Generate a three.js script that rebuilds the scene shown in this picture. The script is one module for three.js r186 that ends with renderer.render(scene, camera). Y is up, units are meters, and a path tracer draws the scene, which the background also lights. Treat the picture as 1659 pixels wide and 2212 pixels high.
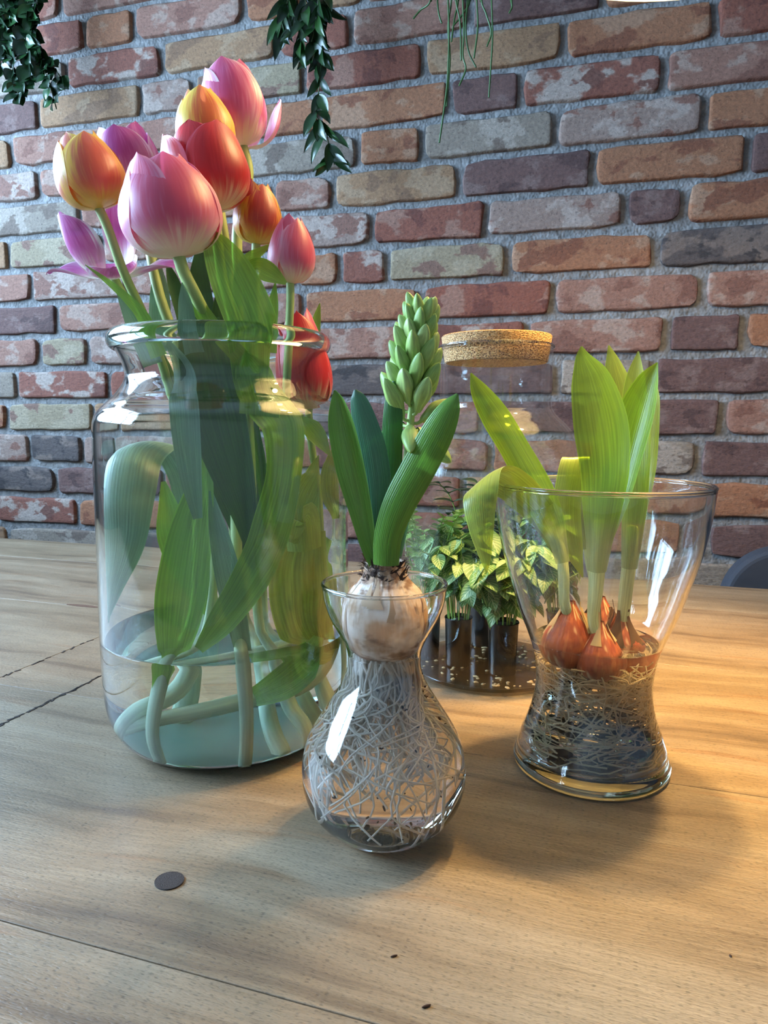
import * as THREE from 'three';
import { mergeGeometries } from 'three/addons/utils/BufferGeometryUtils.js';
import { RectAreaLightUniformsLib } from 'three/addons/lights/RectAreaLightUniformsLib.js';

// ---------------------------------------------------------------- camera, light, exposure
// The back wall is the plane z = -1.25; the table top is y = 0; the floor is y = -0.75.
const EYE_Y = 0.23, FOCAL = 1529.7, YAW = 16.06 * Math.PI / 180, PITCH = 7.08 * Math.PI / 180, ROLL = 0.2 * Math.PI / 180;
const scene = new THREE.Scene();
const camera = new THREE.PerspectiveCamera(2 * Math.atan(1106 / FOCAL) * 180 / Math.PI, 1659 / 2212, 0.02, 60);
camera.rotation.order = 'YXZ';
camera.rotation.set(-PITCH, YAW, ROLL);
camera.position.set(0, EYE_Y, 0);
camera.updateMatrixWorld(true);

RectAreaLightUniformsLib.init();
const renderer = new THREE.WebGLRenderer({ antialias: true });
renderer.toneMapping = THREE.LinearToneMapping;
renderer.toneMappingExposure = 1.9;
renderer.shadowMap.enabled = true;
scene.background = new THREE.Color(0.62, 0.80, 1.0).multiplyScalar(3.0);   // overcast daylight outside the windows

const WIN1 = { z0: -1.15, z1: 0.70, y0: 0.45, y1: 1.36 };                  // window in the left wall
const DAY = 22, LAMP = 0.23, BEAM = 1.35;
const WALL_L = -1.80, WALL_R = 2.4, WALL_F = 2.2, CEIL = 1.95, FLOOR = -0.75, WALL_B = -1.25;
const dayLight = new THREE.RectAreaLight(new THREE.Color(0.42, 0.675, 1.0), DAY, WIN1.z1 - WIN1.z0, WIN1.y1 - WIN1.y0);
dayLight.name = 'window_daylight';
dayLight.position.set(WALL_L - 0.105, (WIN1.y0 + WIN1.y1) / 2, (WIN1.z0 + WIN1.z1) / 2);
dayLight.lookAt(10, dayLight.position.y, dayLight.position.z);
dayLight.rotation.set(0, -Math.PI / 2, 0);                                   // a RectAreaLight shines along its own -z: into the room
scene.add(dayLight);
const LAMP_AT = camPoint(0.262, 0.663, -0.57);                                // centre of the pendant's rim

// ---------------------------------------------------------------- helpers
function camPoint(x, y, z) {                                                 // level camera axes -> world
  const c = Math.cos(YAW), s = Math.sin(YAW);
  return new THREE.Vector3(c * x + s * z, y, -s * x + c * z);
}
const V = (x, y, z) => new THREE.Vector3(x, y, z);
const RAY = V(0, 0, 0);
function ray(px, py) { return RAY.clone().set((px - 829.5) / FOCAL, -(py - 1106) / FOCAL, -1).applyQuaternion(camera.quaternion); }
const FWD = camPoint(0, 0, -1), RIGHT = camPoint(1, 0, 0), UP = V(0, 1, 0);
function at(px, py, d) { const r = ray(px, py); return r.multiplyScalar(d / r.dot(FWD)).add(camera.position); }   // d: level distance ahead
function atPlane(px, py, z) { const r = ray(px, py); return r.multiplyScalar(z / r.z).add(camera.position); }      // on a plane parallel to the back wall
function onTable(px, py) { const r = ray(px, py); return r.multiplyScalar(-EYE_Y / r.y).add(camera.position); }

function rngOf(seed) { let a = seed >>> 0; return () => { a = (a + 0x6d2b79f5) | 0; let t = Math.imul(a ^ (a >>> 15), 1 | a); t = (t + Math.imul(t ^ (t >>> 7), 61 | t)) ^ t; return ((t ^ (t >>> 14)) >>> 0) / 4294967296; }; }
const lerp = (a, b, t) => a + (b - a) * t, clamp = (x, a = 0, b = 1) => Math.min(b, Math.max(a, x)), sstep = (a, b, x) => { const t = clamp((x - a) / (b - a)); return t * t * (3 - 2 * t); };
// periodic gradient noise in two dimensions
function hash(ix, iy, s) { let h = Math.imul(ix, 374761393) + Math.imul(iy, 668265263) + Math.imul(s, 2147483647 ^ 0x5bd1e995); h = Math.imul(h ^ (h >>> 13), 1274126177); return ((h ^ (h >>> 16)) >>> 0) / 4294967296; }
function pnoise(x, y, px, py, s = 0) {
  const ix = Math.floor(x), iy = Math.floor(y), fx = x - ix, fy = y - iy, m = (a, n) => ((a % n) + n) % n;
  const g = (i, j) => { const a = hash(m(ix + i, px), m(iy + j, py), s) * 6.283185; return Math.cos(a) * (fx - i) + Math.sin(a) * (fy - j); };
  const u = fx * fx * fx * (fx * (fx * 6 - 15) + 10), v = fy * fy * fy * (fy * (fy * 6 - 15) + 10);
  return lerp(lerp(g(0, 0), g(1, 0), u), lerp(g(0, 1), g(1, 1), u), v) * 1.5;
}
function fbm(u, v, fx, fy, oct, s = 0) { let sum = 0, a = 1, n = 0; for (let o = 0; o < oct; o++) { sum += a * pnoise(u * fx, v * fy, fx, fy, s + o * 17); n += a; a *= 0.55; fx *= 2; fy *= 2; } return sum / n; }
function texture(w, h, srgb, f) {
  const d = new Uint8Array(w * h * 4);
  for (let y = 0, k = 0; y < h; y++) for (let x = 0; x < w; x++, k += 4) { const c = f((x + 0.5) / w, (y + 0.5) / h); d[k] = clamp(c[0], 0, 255); d[k + 1] = clamp(c[1], 0, 255); d[k + 2] = clamp(c[2], 0, 255); d[k + 3] = 255; }
  const t = new THREE.DataTexture(d, w, h); t.wrapS = t.wrapT = THREE.RepeatWrapping; t.magFilter = THREE.LinearFilter; t.minFilter = THREE.LinearMipmapLinearFilter; t.generateMipmaps = true;
  if (srgb) t.colorSpace = THREE.SRGBColorSpace;
  t.needsUpdate = true; return t;
}
const mix3 = (a, b, t) => [lerp(a[0], b[0], t), lerp(a[1], b[1], t), lerp(a[2], b[2], t)];

const counts = new Map();
function numbered(n) { const k = counts.has(n) ? counts.get(n) + 1 : 0; counts.set(n, k); return k ? n + '_' + String(k).padStart(3, '0') : n; }
function thing(name, label, category, pos, group) {
  const o = new THREE.Group(); o.name = numbered(name); o.position.copy(pos ?? V(0, 0, 0)); o.userData = { label, category };
  if (group) o.userData.group = group;
  scene.add(o); return o;
}
function worldPos(o) { const p = V(0, 0, 0); for (let q = o; q && q !== scene; q = q.parent) p.add(q.position); return p; }
function part(name, geo, mat, parent, extra) {                               // geometry in world coordinates
  const p = worldPos(parent), m = new THREE.Mesh(geo, mat); geo.translate(-p.x, -p.y, -p.z);
  m.name = numbered(name); m.castShadow = m.receiveShadow = true; if (extra) m.userData = extra;
  parent.add(m); return m;
}
function solo(name, geo, mat, label, category, extra) {                      // a thing of one mesh
  geo.computeBoundingBox(); const b = geo.boundingBox, p = V((b.min.x + b.max.x) / 2, b.min.y, (b.min.z + b.max.z) / 2);
  geo.translate(-p.x, -p.y, -p.z);
  const m = new THREE.Mesh(geo, mat); m.name = numbered(name); m.position.copy(p); m.castShadow = m.receiveShadow = true; m.userData = { label, category, ...extra }; scene.add(m); return m;
}
function structure(name, geo, mat, label) { const m = new THREE.Mesh(geo, mat); m.name = name; m.castShadow = m.receiveShadow = true; m.userData = { kind: 'structure' }; if (label) m.userData.label = label; scene.add(m); return m; }
const boxAt = (x0, x1, y0, y1, z0, z1) => { const g = new THREE.BoxGeometry(x1 - x0, y1 - y0, z1 - z0); g.translate((x0 + x1) / 2, (y0 + y1) / 2, (z0 + z1) / 2); return g; };

function gridGeo(nu, nv, f, close = false, color) {                          // f(u, v) -> Vector3; u, v in 0..1
  const pos = [], uv = [], col = [], idx = [];
  for (let j = 0; j <= nv; j++) for (let i = 0; i <= nu; i++) { const p = f(i / nu, j / nv); pos.push(p.x, p.y, p.z); uv.push(i / nu, j / nv); if (color) col.push(...color(i / nu, j / nv)); }
  for (let j = 0; j < nv; j++) for (let i = 0; i < nu; i++) { const a = j * (nu + 1) + i, b = a + 1, c = a + nu + 1, d = c + 1; idx.push(a, b, d, a, d, c); }
  const g = new THREE.BufferGeometry(); g.setAttribute('position', new THREE.Float32BufferAttribute(pos, 3)); g.setAttribute('uv', new THREE.Float32BufferAttribute(uv, 2));
  if (color) g.setAttribute('color', new THREE.Float32BufferAttribute(col, 3));
  g.setIndex(idx); g.computeVertexNormals();
  if (close) { const n = g.attributes.normal; for (let j = 0; j <= nv; j++) { const a = j * (nu + 1), b = a + nu, t = V(n.getX(a) + n.getX(b), n.getY(a) + n.getY(b), n.getZ(a) + n.getZ(b)).normalize(); n.setXYZ(a, t.x, t.y, t.z); n.setXYZ(b, t.x, t.y, t.z); } }
  return g;
}
function spline(vals, t) {                                                   // Catmull-Rom through rows of numbers, t in 0..1
  const n = vals.length - 1, x = clamp(t) * n, i = Math.min(n - 1, Math.floor(x)), f = x - i, P = (k) => vals[clamp(k, 0, n)];
  const a = i ? P(i - 1) : P(0).map((v, c) => 2 * v - P(1)[c]), b = P(i), c = P(i + 1), d = i + 2 <= n ? P(i + 2) : P(n).map((v, k) => 2 * v - P(n - 1)[k]);
  return b.map((v, k) => 0.5 * (2 * v + (c[k] - a[k]) * f + (2 * a[k] - 5 * v + 4 * c[k] - d[k]) * f * f + (3 * v - a[k] - 3 * c[k] + d[k]) * f * f * f));
}
// a tube through points [x, y, z, radius]
function tube(rows, sides = 8, n = 16, color) {
  const pts = []; for (let j = 0; j <= n; j++) pts.push(spline(rows, j / n));
  let side = null; const frames = pts.map((q, j) => {
    const a = pts[Math.max(0, j - 1)], b = pts[Math.min(n, j + 1)], t = V(b[0] - a[0], b[1] - a[1], b[2] - a[2]).normalize();
    if (!side) { side = Math.abs(t.y) < 0.9 ? V(0, 1, 0) : V(1, 0, 0); }
    side = side.clone().addScaledVector(t, -side.dot(t)).normalize();
    return { p: V(q[0], q[1], q[2]), r: Math.max(q[3], 1e-5), s: side, b: t.clone().cross(side), t };
  });
  const first = frames[0], last = frames[n];
  const all = [{ ...first, r: 1e-5 }, { ...first, r: first.r * 0.75 }, ...frames, { ...last, r: last.r * 0.75 }, { ...last, r: 1e-5 }];
  all[1] = { ...first, p: first.p.clone().addScaledVector(first.t, -first.r * 0.35), r: first.r * 0.8 }; all[0] = { ...all[1], p: first.p.clone().addScaledVector(first.t, -first.r * 0.5), r: 1e-5 };
  all[all.length - 2] = { ...last, p: last.p.clone().addScaledVector(last.t, last.r * 0.35), r: last.r * 0.8 }; all[all.length - 1] = { ...last, p: last.p.clone().addScaledVector(last.t, last.r * 0.5), r: 1e-5 };
  const N = all.length - 1;
  return gridGeo(sides, N, (u, v) => { const f = all[Math.round(v * N)], a = u * 2 * Math.PI; return f.p.clone().addScaledVector(f.s, Math.cos(a) * f.r).addScaledVector(f.b, -Math.sin(a) * f.r); }, true, color);
}
// a lathe about a vertical axis from rows [height, radius]; smooth interpolation of the profile
function profileAt(rows, h) { const up = rows[0][0] < rows[rows.length - 1][0]; for (let i = 1; i < rows.length; i++) { const a = rows[i - 1], b = rows[i]; if (up ? h <= b[0] : h >= b[0]) return lerp(a[1], b[1], clamp((h - a[0]) / (b[0] - a[0] || 1e-9))); } return rows[rows.length - 1][1]; }
function smoothProfile(rows, n) { const o = []; for (let i = 0; i <= n; i++) { const r = spline(rows, i / n); o.push([r[0], Math.max(0, r[1])]); } return o; }
function lathe(rows, c, seg = 72) { const n = rows.length - 1; return gridGeo(seg, n, (u, v) => { const q = rows[Math.round(v * n)], a = u * 2 * Math.PI; return V(c.x + Math.cos(a) * q[1], c.y + q[0], c.z - Math.sin(a) * q[1]); }, true); }
// a leaf: rows [px, py, distance ahead, full width in pixels, twist in degrees, curl]; opts.side fixes the direction across in the picture (degrees)
function leafGeo(rows, o = {}) {
  const n = o.n ?? 30, m = o.m ?? 8, full = rows.map((r) => [r[0], r[1], r[2], r[3], r[4] ?? 0, r[5] ?? o.curl ?? 0.25]);
  const raw = []; for (let j = 0; j <= n; j++) { const q = spline(full, j / n); let p = at(q[0], q[1], q[2]); if (o.inside) p = o.inside(p); raw.push({ p, w: Math.max(q[3], 0.6) * q[2] / FOCAL / 2, tw: q[4] * Math.PI / 180, c: q[5] }); }
  const f = raw.map((q, j) => {
    const a = raw[Math.max(0, j - 1)].p, b = raw[Math.min(n, j + 1)].p, t = b.clone().sub(a).normalize(), v = q.p.clone().sub(camera.position).normalize();
    let s = o.side === undefined ? t.clone().cross(v) : RIGHT.clone().multiplyScalar(-Math.cos(o.side * Math.PI / 180)).addScaledVector(UP, -Math.sin(o.side * Math.PI / 180));
    s.addScaledVector(t, -s.dot(t)).normalize(); s.applyAxisAngle(t, q.tw);
    return { ...q, s, nrm: s.clone().cross(t).negate() };
  });
  const sd = o.seed ?? 1;
  return gridGeo(m, n, (u, v) => {
    const j = Math.round(v * n), q = f[j], t = u * 2 - 1, wave = o.wave ? o.wave * q.w * Math.abs(t) * Math.sin(v * 13 + (t > 0 ? 1.5 : 0) + sd) : 0;
    let p = q.p.clone().addScaledVector(q.s, q.w * t).addScaledVector(q.nrm, q.c * q.w * (t * t - 0.4) + wave);
    if (o.inside) p = o.inside(p);
    return p;
  }, false, o.color);
}

// ---------------------------------------------------------------- materials
const rnd0 = rngOf(11);
const std = (o) => new THREE.MeshStandardMaterial(o), phy = (o) => new THREE.MeshPhysicalMaterial(o);
const grain = texture(512, 512, false, (u, v) => { const a = fbm(u, v, 24, 24, 5, 3), b = pnoise(u * 128, v * 128, 128, 128, 9); const h = 128 + a * 150 + b * 40; return [h, h, h]; });
const BRICK_KINDS = {
  orange: [[184, 130, 96], [196, 156, 128], [150, 94, 68], 0.35], red: [[158, 98, 80], [178, 136, 120], [126, 74, 62], 0.25], dark: [[126, 96, 92], [146, 122, 118], [98, 72, 70], 0.35],
  wash: [[176, 154, 144], [204, 190, 182], [150, 106, 92], 0.5], tan: [[182, 146, 112], [194, 166, 136], [154, 122, 96], 0.4], black: [[104, 96, 96], [140, 128, 122], [66, 62, 64], 0.4],
  grey: [[166, 156, 144], [190, 182, 172], [130, 116, 106], 0.45], stain: [[156, 100, 84], [202, 190, 182], [128, 80, 68], 0.55], yellow: [[176, 164, 138], [190, 180, 156], [144, 110, 98], 0.45], pink: [[176, 134, 118], [196, 172, 160], [148, 104, 90], 0.45],
};
const brickMat = {};
Object.entries(BRICK_KINDS).forEach(([k, [a, b, c, q]], i) => {
  const map = texture(384, 192, true, (u, v) => {
    const n1 = fbm(u, v, 4, 3, 5, 100 + i * 31), n2 = fbm(u, v, 4, 3, 5, 160 + i * 31), n3 = fbm(u, v, 60, 30, 2, 220 + i), pit = pnoise(u * 70, v * 35, 70, 35, 260 + i);
    let col = mix3(a, b, sstep(0.16 - q * 0.35, 0.26 - q * 0.2, n1)); col = mix3(col, c, 0.85 * sstep(0.12, 0.22, n2)); const g = 1 + n3 * 0.14 - (pit > 0.62 ? 0.18 : 0);
    return [col[0] * g, col[1] * g, col[2] * g];
  });
  brickMat[k] = std({ map, color: new THREE.Color(0.445, 0.405, 0.375), roughness: 0.92, bumpMap: grain, bumpScale: 0.0011 });
});
const mortarMap = texture(512, 512, true, (u, v) => { const g = 1 + fbm(u, v, 40, 40, 4, 400) * 0.3 + fbm(u, v, 4, 4, 3, 420) * 0.18; return [168 * g, 168 * g, 168 * g]; });
const mortar = std({ map: mortarMap, color: new THREE.Color(0.42, 0.41, 0.40), roughness: 0.95, bumpMap: grain, bumpScale: 0.004 });
const woodMap = texture(2048, 1024, true, (u, v) => {                        // covers 0.4 x 0.2 m
  const w = fbm(u, v, 2, 2, 3, 500) * 0.12, s1 = fbm(u, v + w, 1, 4, 3, 510), s2 = fbm(u, v + w * 0.8, 2, 15, 3, 530), s3 = fbm(u, v + w * 0.5, 9, 110, 2, 550), cur = fbm(u, v, 16, 9, 2, 560), pore = pnoise(u * 120, (v + w * 0.5) * 330, 120, 330, 570), p2 = pnoise(u * 190, (v + w * 0.5) * 440, 190, 440, 575);
  let c = mix3([194, 176, 154], [162, 140, 116], sstep(-0.45, 0.55, s1 * 0.9 + s2 * 0.35)); c = mix3(c, [118, 102, 90], 0.5 * sstep(0.12, 0.6, s1 * 0.8 + s2 * 0.5)); c = mix3(c, [170, 120, 84], 0.3 * sstep(0.3, 0.6, s2 - s1 * 0.4));
  let g = 1 + s3 * 0.10 + cur * 0.05; if (pore > 0.34) g -= 0.20 * sstep(0.34, 0.6, pore); if (p2 > 0.36) g -= 0.10 * sstep(0.36, 0.5, p2);
  return [c[0] * g, c[1] * g, c[2] * g];
});
const woodBump = texture(1024, 1024, false, (u, v) => { const h = 150 + fbm(u, v, 6, 120, 3, 600) * 90 - 80 * sstep(0.25, 0.5, pnoise(u * 120, v * 330, 120, 330, 570)); return [h, h, h]; });
function woodTone(r, g, b) { return phy({ map: woodMap, bumpMap: woodBump, bumpScale: 0.0003, color: new THREE.Color(r, g, b), roughness: 0.46, specularIntensity: 0.8 }); }
const WOOD = [woodTone(0.50, 0.465, 0.40), woodTone(0.48, 0.44, 0.375), woodTone(0.50, 0.45, 0.385), woodTone(0.455, 0.43, 0.375)];
const crackMat = std({ color: 0x2c211a, roughness: 1 });
const leafMap = texture(256, 512, true, (u, v) => { const s = fbm(u, v, 26, 3, 4, 700), e = Math.abs(u - 0.5) * 2, rib = 0.5 + 0.5 * Math.cos(u * 2 * Math.PI * 17); const g = 216 + s * 46 - rib * 4 + sstep(0.93, 1, e) * 34; return [g, g, g * 0.96]; });
const leafBump = texture(256, 256, false, (u, v) => { const h = 128 + 22 * Math.cos(u * 2 * Math.PI * 17) + fbm(u, v, 30, 6, 3, 720) * 50; return [h, h, h]; });
const leaf = (hex, t = 0.35, rough = 0.45, extra = {}) => phy({ map: leafMap, bumpMap: leafBump, bumpScale: 0.0003, color: new THREE.Color(hex), roughness: rough, transmission: t, thickness: 0, ...extra });
const clear = (r, g, b, rough = 0.0) => phy({ color: new THREE.Color(r, g, b), transmission: 1, thickness: 0, roughness: rough, ior: 1.5, specularIntensity: 0.65 });
const solidGlass = (c, d) => phy({ color: 0xffffff, transmission: 1, thickness: 0.01, roughness: 0, ior: 1.5, attenuationColor: new THREE.Color(...c), attenuationDistance: d });
const water = (c, d) => phy({ color: 0xffffff, transmission: 1, thickness: 0.05, roughness: 0, ior: 1.333, attenuationColor: new THREE.Color(...c), attenuationDistance: d });
const plaster = std({ color: new THREE.Color(0.36, 0.36, 0.37), roughness: 0.95, bumpMap: grain, bumpScale: 0.001 });
const whitePaint = std({ color: new THREE.Color(0.8, 0.8, 0.78), roughness: 0.5 });

// ---------------------------------------------------------------- the room
structure('floor', boxAt(WALL_L - 0.2, WALL_R + 0.2, FLOOR - 0.1, FLOOR, WALL_B - 0.2, WALL_F + 0.2), std({ color: new THREE.Color(0.22, 0.18, 0.15), roughness: 0.7, bumpMap: grain, bumpScale: 0.0008 }));
structure('ceiling', boxAt(WALL_L - 0.2, WALL_R + 0.2, CEIL, CEIL + 0.1, WALL_B - 0.2, WALL_F + 0.2), plaster);
structure('wall_right', boxAt(WALL_R, WALL_R + 0.15, FLOOR, CEIL, WALL_B, WALL_F), plaster);
structure('wall_front', boxAt(WALL_L, WALL_R, FLOOR, CEIL, WALL_F, WALL_F + 0.15), std({ color: new THREE.Color(0.58, 0.55, 0.50), roughness: 0.95 }));
{
  const wall = [boxAt(WALL_L - 0.15, WALL_L, FLOOR, WIN1.y0, WALL_B, WALL_F), boxAt(WALL_L - 0.15, WALL_L, WIN1.y1, CEIL, WALL_B, WALL_F), boxAt(WALL_L - 0.15, WALL_L, WIN1.y0, WIN1.y1, WALL_B, WIN1.z0), boxAt(WALL_L - 0.15, WALL_L, WIN1.y0, WIN1.y1, WIN1.z1, WALL_F)];
  structure('wall_left', mergeGeometries(wall), plaster);
  const win = new THREE.Group(); win.name = 'window_1'; win.userData = { kind: 'structure' }; scene.add(win);
  const { z0, z1, y0, y1 } = WIN1, x0 = WALL_L - 0.09, x1 = WALL_L - 0.03, fr = [];
  fr.push(boxAt(x0, x1, y0, y0 + 0.05, z0, z1), boxAt(x0, x1, y1 - 0.05, y1, z0, z1), boxAt(x0, x1, y0, y1, z0, z0 + 0.05), boxAt(x0, x1, y0, y1, z1 - 0.05, z1));
  part('window_frame', mergeGeometries(fr), whitePaint, win);
  const nz = 4; for (let i = 1; i < nz; i++) { const z = lerp(z0, z1, i / nz); part('glazing_bar', boxAt(x0, x1, y0 + 0.05, y1 - 0.05, z - 0.016, z + 0.016), whitePaint, win); }
  for (const yy of [lerp(y0, y1, 0.5)]) part('glazing_bar', boxAt(x0 + 0.005, x1 - 0.005, yy - 0.014, yy + 0.014, z0 + 0.05, z1 - 0.05), whitePaint, win);
  part('window_pane', boxAt(x0 - 0.034, x0 - 0.030, y0 + 0.02, y1 - 0.02, z0 + 0.02, z1 - 0.02), clear(1, 1, 1), win);
  part('window_sill', boxAt(WALL_L - 0.03, WALL_L + 0.1, y0 - 0.03, y0, z0 - 0.04, z1 + 0.04), whitePaint, win);
}

// ---------------------------------------------------------------- the brick wall
const wallBack = structure('wall_back', boxAt(WALL_L - 0.15, WALL_R + 0.15, FLOOR, CEIL, WALL_B - 0.15, WALL_B - 0.0055), mortar);
{ const p = wallBack.geometry.attributes.position, uv = wallBack.geometry.attributes.uv; for (let i = 0; i < p.count; i++) uv.setXY(i, p.getX(i) / 0.5 + p.getZ(i), p.getY(i) / 0.5); }
const COURSE = 0.0666, Y7 = 0.2760;                                          // height of the joint that lies near the horizon
function brickGeo(x0, x1, y0, y1, seed) {
  const r = rngOf(seed), hx = (x1 - x0) / 2, hy = (y1 - y0) / 2, rr = 0.005 + r() * 0.007, A = [-1, -1 + 0.3 * rr / hx, -1 + rr / hx, -0.62, -0.3, 0, 0.3, 0.62, 1 - rr / hx, 1 - 0.3 * rr / hx, 1].filter((a, i, l) => !i || a > l[i - 1]), B = [-1, -1 + 0.35 * rr / hy, -1 + rr / hy, 0, 1 - rr / hy, 1 - 0.35 * rr / hy, 1];
  const nx = A.length - 1, ny = B.length - 1, off = [r() * 5, r() * 5], chip = [r(), r(), r(), r()].map((c) => (c > 0.55 ? (c - 0.55) * 0.036 : 0)), pos = [], uv = [], idx = [], proud = 0.0012 + r() * 0.0022, tx = (r() - 0.5) * 0.006, ty = (r() - 0.5) * 0.02;
  const put = (a, b, ring) => {
    let x = a * hx, y = b * hy; const ci = (a > 0 ? 1 : 0) + (b > 0 ? 2 : 0), q = rr + chip[ci], cx = Math.max(0, hx - q), cy = Math.max(0, hy - q), ex = Math.abs(x) - cx, ey = Math.abs(y) - cy;
    if (ex > 0 && ey > 0) { const l = Math.hypot(ex, ey), s = l > q ? q / l : 1; x = Math.sign(x) * (cx + ex * s); y = Math.sign(y) * (cy + ey * s); }
    const edge = Math.max(Math.abs(a), Math.abs(b)) >= 0.9999, n = pnoise((x + off[0]) * 60, (y + off[1]) * 60, 4096, 4096, 7) * 0.0022, n2 = pnoise((x + off[1]) * 25, (y + off[0]) * 25, 4096, 4096, 8) * 0.0026;
    if (edge) { if (Math.abs(b) >= 0.9999) y += n + n2; else x += n + n2; }
    let z = proud + pnoise((x + off[0]) * 40, (y + off[1]) * 40, 4096, 4096, 9) * 0.0012 + x * tx + y * ty; if (edge) z -= 0.0018; if (ring) { z = -0.012; x *= 1 + 0.0012 / hx; y *= 1 + 0.0012 / hy; }
    pos.push(x, y, z); uv.push(x / 0.30 + off[0], y / 0.15 + off[1]);
  };
  for (let j = 0; j <= ny; j++) for (let i = 0; i <= nx; i++) put(A[i], B[j], false);
  const W = nx + 1; for (let j = 0; j < ny; j++) for (let i = 0; i < nx; i++) { const a = j * W + i; idx.push(a, a + 1, a + W + 1, a, a + W + 1, a + W); }
  const ring = []; for (let i = 0; i < nx; i++) ring.push([i, 0]); for (let j = 0; j < ny; j++) ring.push([nx, j]); for (let i = nx; i > 0; i--) ring.push([i, ny]); for (let j = ny; j > 0; j--) ring.push([0, j]);
  const base = pos.length / 3; ring.forEach(([i, j]) => put(A[i], B[j], true));
  ring.forEach(([i, j], k) => { const [i2, j2] = ring[(k + 1) % ring.length], a = j * W + i, b = j2 * W + i2, c = base + k, d = base + ((k + 1) % ring.length); idx.push(a, c, d, a, d, b); });
  const g = new THREE.BufferGeometry(); g.setAttribute('position', new THREE.Float32BufferAttribute(pos, 3)); g.setAttribute('uv', new THREE.Float32BufferAttribute(uv, 2)); g.setIndex(idx); g.computeVertexNormals(); return g;
}
// joints read off the photograph, row by row: [pixel x of each joint], with the kinds of the bricks between them (first brick left of the first joint)
const LEFT = [297.5, 371.6, 441.8, 511.4, 585.6, 654.4, 723.5, 794.2, 864.6, 932.2, 998.7, 1063.3, 1131.6, 1200];
const ROWS = {
  '-7': [[110, 320, 530, 740, 960, 1190, 1420, 1660], 'pink red tan dark orange pink grey red orange'], '-6': [[10, 215, 425, 640, 850, 1070, 1300, 1540], 'tan orange pink red wash orange dark tan red'],
  '-5': [[80, 290, 500, 700, 900, 1100, 1330, 1560], 'red tan orange tan pink orange red tan orange'], '-4': [[130, 352, 565, 781, 1010, 1240, 1440, 1590], 'red pink tan orange dark tan orange red orange'], '-3': [[76, 181, 288, 526, 650, 782, 1020, 1250, 1500], 'dark red orange pink orange tan pink red orange orange'],
  '-2': [[143, 350, 597, 757, 1016, 1303, 1545], 'grey stain tan red pink dark orange orange'], '-1': [[83, 303, 420, 656, 915, 1218, 1545], 'dark tan wash yellow red tan orange red'], '0': [[25, 228, 440, 691, 970, 1125, 1436], 'tan pink pink orange orange dark stain pink'],
  '1': [[83, 300, 515, 773, 911, 1200, 1523], 'wash pink pink grey orange grey wash orange'], '2': [[172, 385, 590, 719, 992, 1281, 1616], 'grey pink orange pink tan dark orange dark'], '3': [[18, 220, 410, 610, 802, 1049, 1349, 1481], 'tan yellow pink red wash red wash dark orange'],
  '4': [[68, 273, 490, 640, 734, 836, 1097, 1417], 'pink wash pink pink orange stain yellow orange black'], '5': [[123, 340, 545, 655, 908, 1195, 1519], 'dark pink dark pink orange red pink pink'], '6': [[86, 190, 410, 625, 880, 1137, 1440, 1606], 'pink yellow wash dark pink stain pink dark orange'],
  '7': [[37, 235, 430, 640, 870, 1203, 1411, 1700], 'grey stain red orange black dark grey dark black'], '8': [[16, 201, 410, 640, 850, 1040, 1262, 1560], 'orange yellow tan red dark pink dark dark pink'], '9': [[64, 178, 380, 600, 830, 1060, 1290, 1509], 'wash black wash dark red pink orange grey dark'],
  '10': [[122, 340, 560, 780, 1000, 1240, 1400, 1690], 'black dark red dark red tan orange orange red'], '11': [[167, 360, 580, 800, 1020, 1260, 1525], 'stain orange dark pink red dark orange dark'], '12': [[17, 225, 440, 660, 880, 1120, 1380, 1640], 'tan grey black tan dark red grey grey tan'],
};
{
  let seed = 500; const kinds = Object.keys(BRICK_KINDS), r = rngOf(77);
  for (const [row, [joints, kindText]] of Object.entries(ROWS)) {
    const i = +row, yb = Y7 + (7 - i) * COURSE, y0 = yb + 0.0066, y1 = yb + COURSE - 0.0066, ym = (y0 + y1) / 2;
    const xs = joints.map((px) => { let py = 900; for (let k = 0; k < 8; k++) { const p = atPlane(px, py, WALL_B); py += (p.y - ym) * 1150; } return atPlane(px, py, WALL_B).x; });
    const ks = kindText.split(' ');
    const ext = [xs[0] - 0.222, ...xs, xs[xs.length - 1] + 0.222]; ks.unshift(kinds[Math.floor(r() * 10)]); ks.push(kinds[Math.floor(r() * 10)]);
    ext.unshift(ext[0] - 0.222); ext.push(ext[ext.length - 1] + 0.222);
    for (let k = 0; k + 1 < ext.length; k++) {
      let a = ext[k] + 0.0064, b = ext[k + 1] - 0.0064; if (a < WALL_L) continue;
      const g = brickGeo(a, b, y0 + (r() - 0.5) * 0.002, y1 + (r() - 0.5) * 0.003, seed++), m = new THREE.Mesh(g, brickMat[ks[k]] ?? brickMat.pink);
      m.position.set((a + b) / 2, (y0 + y1) / 2, WALL_B); m.name = numbered('brick'); m.castShadow = m.receiveShadow = true; wallBack.add(m);
    }
  }
}

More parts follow.
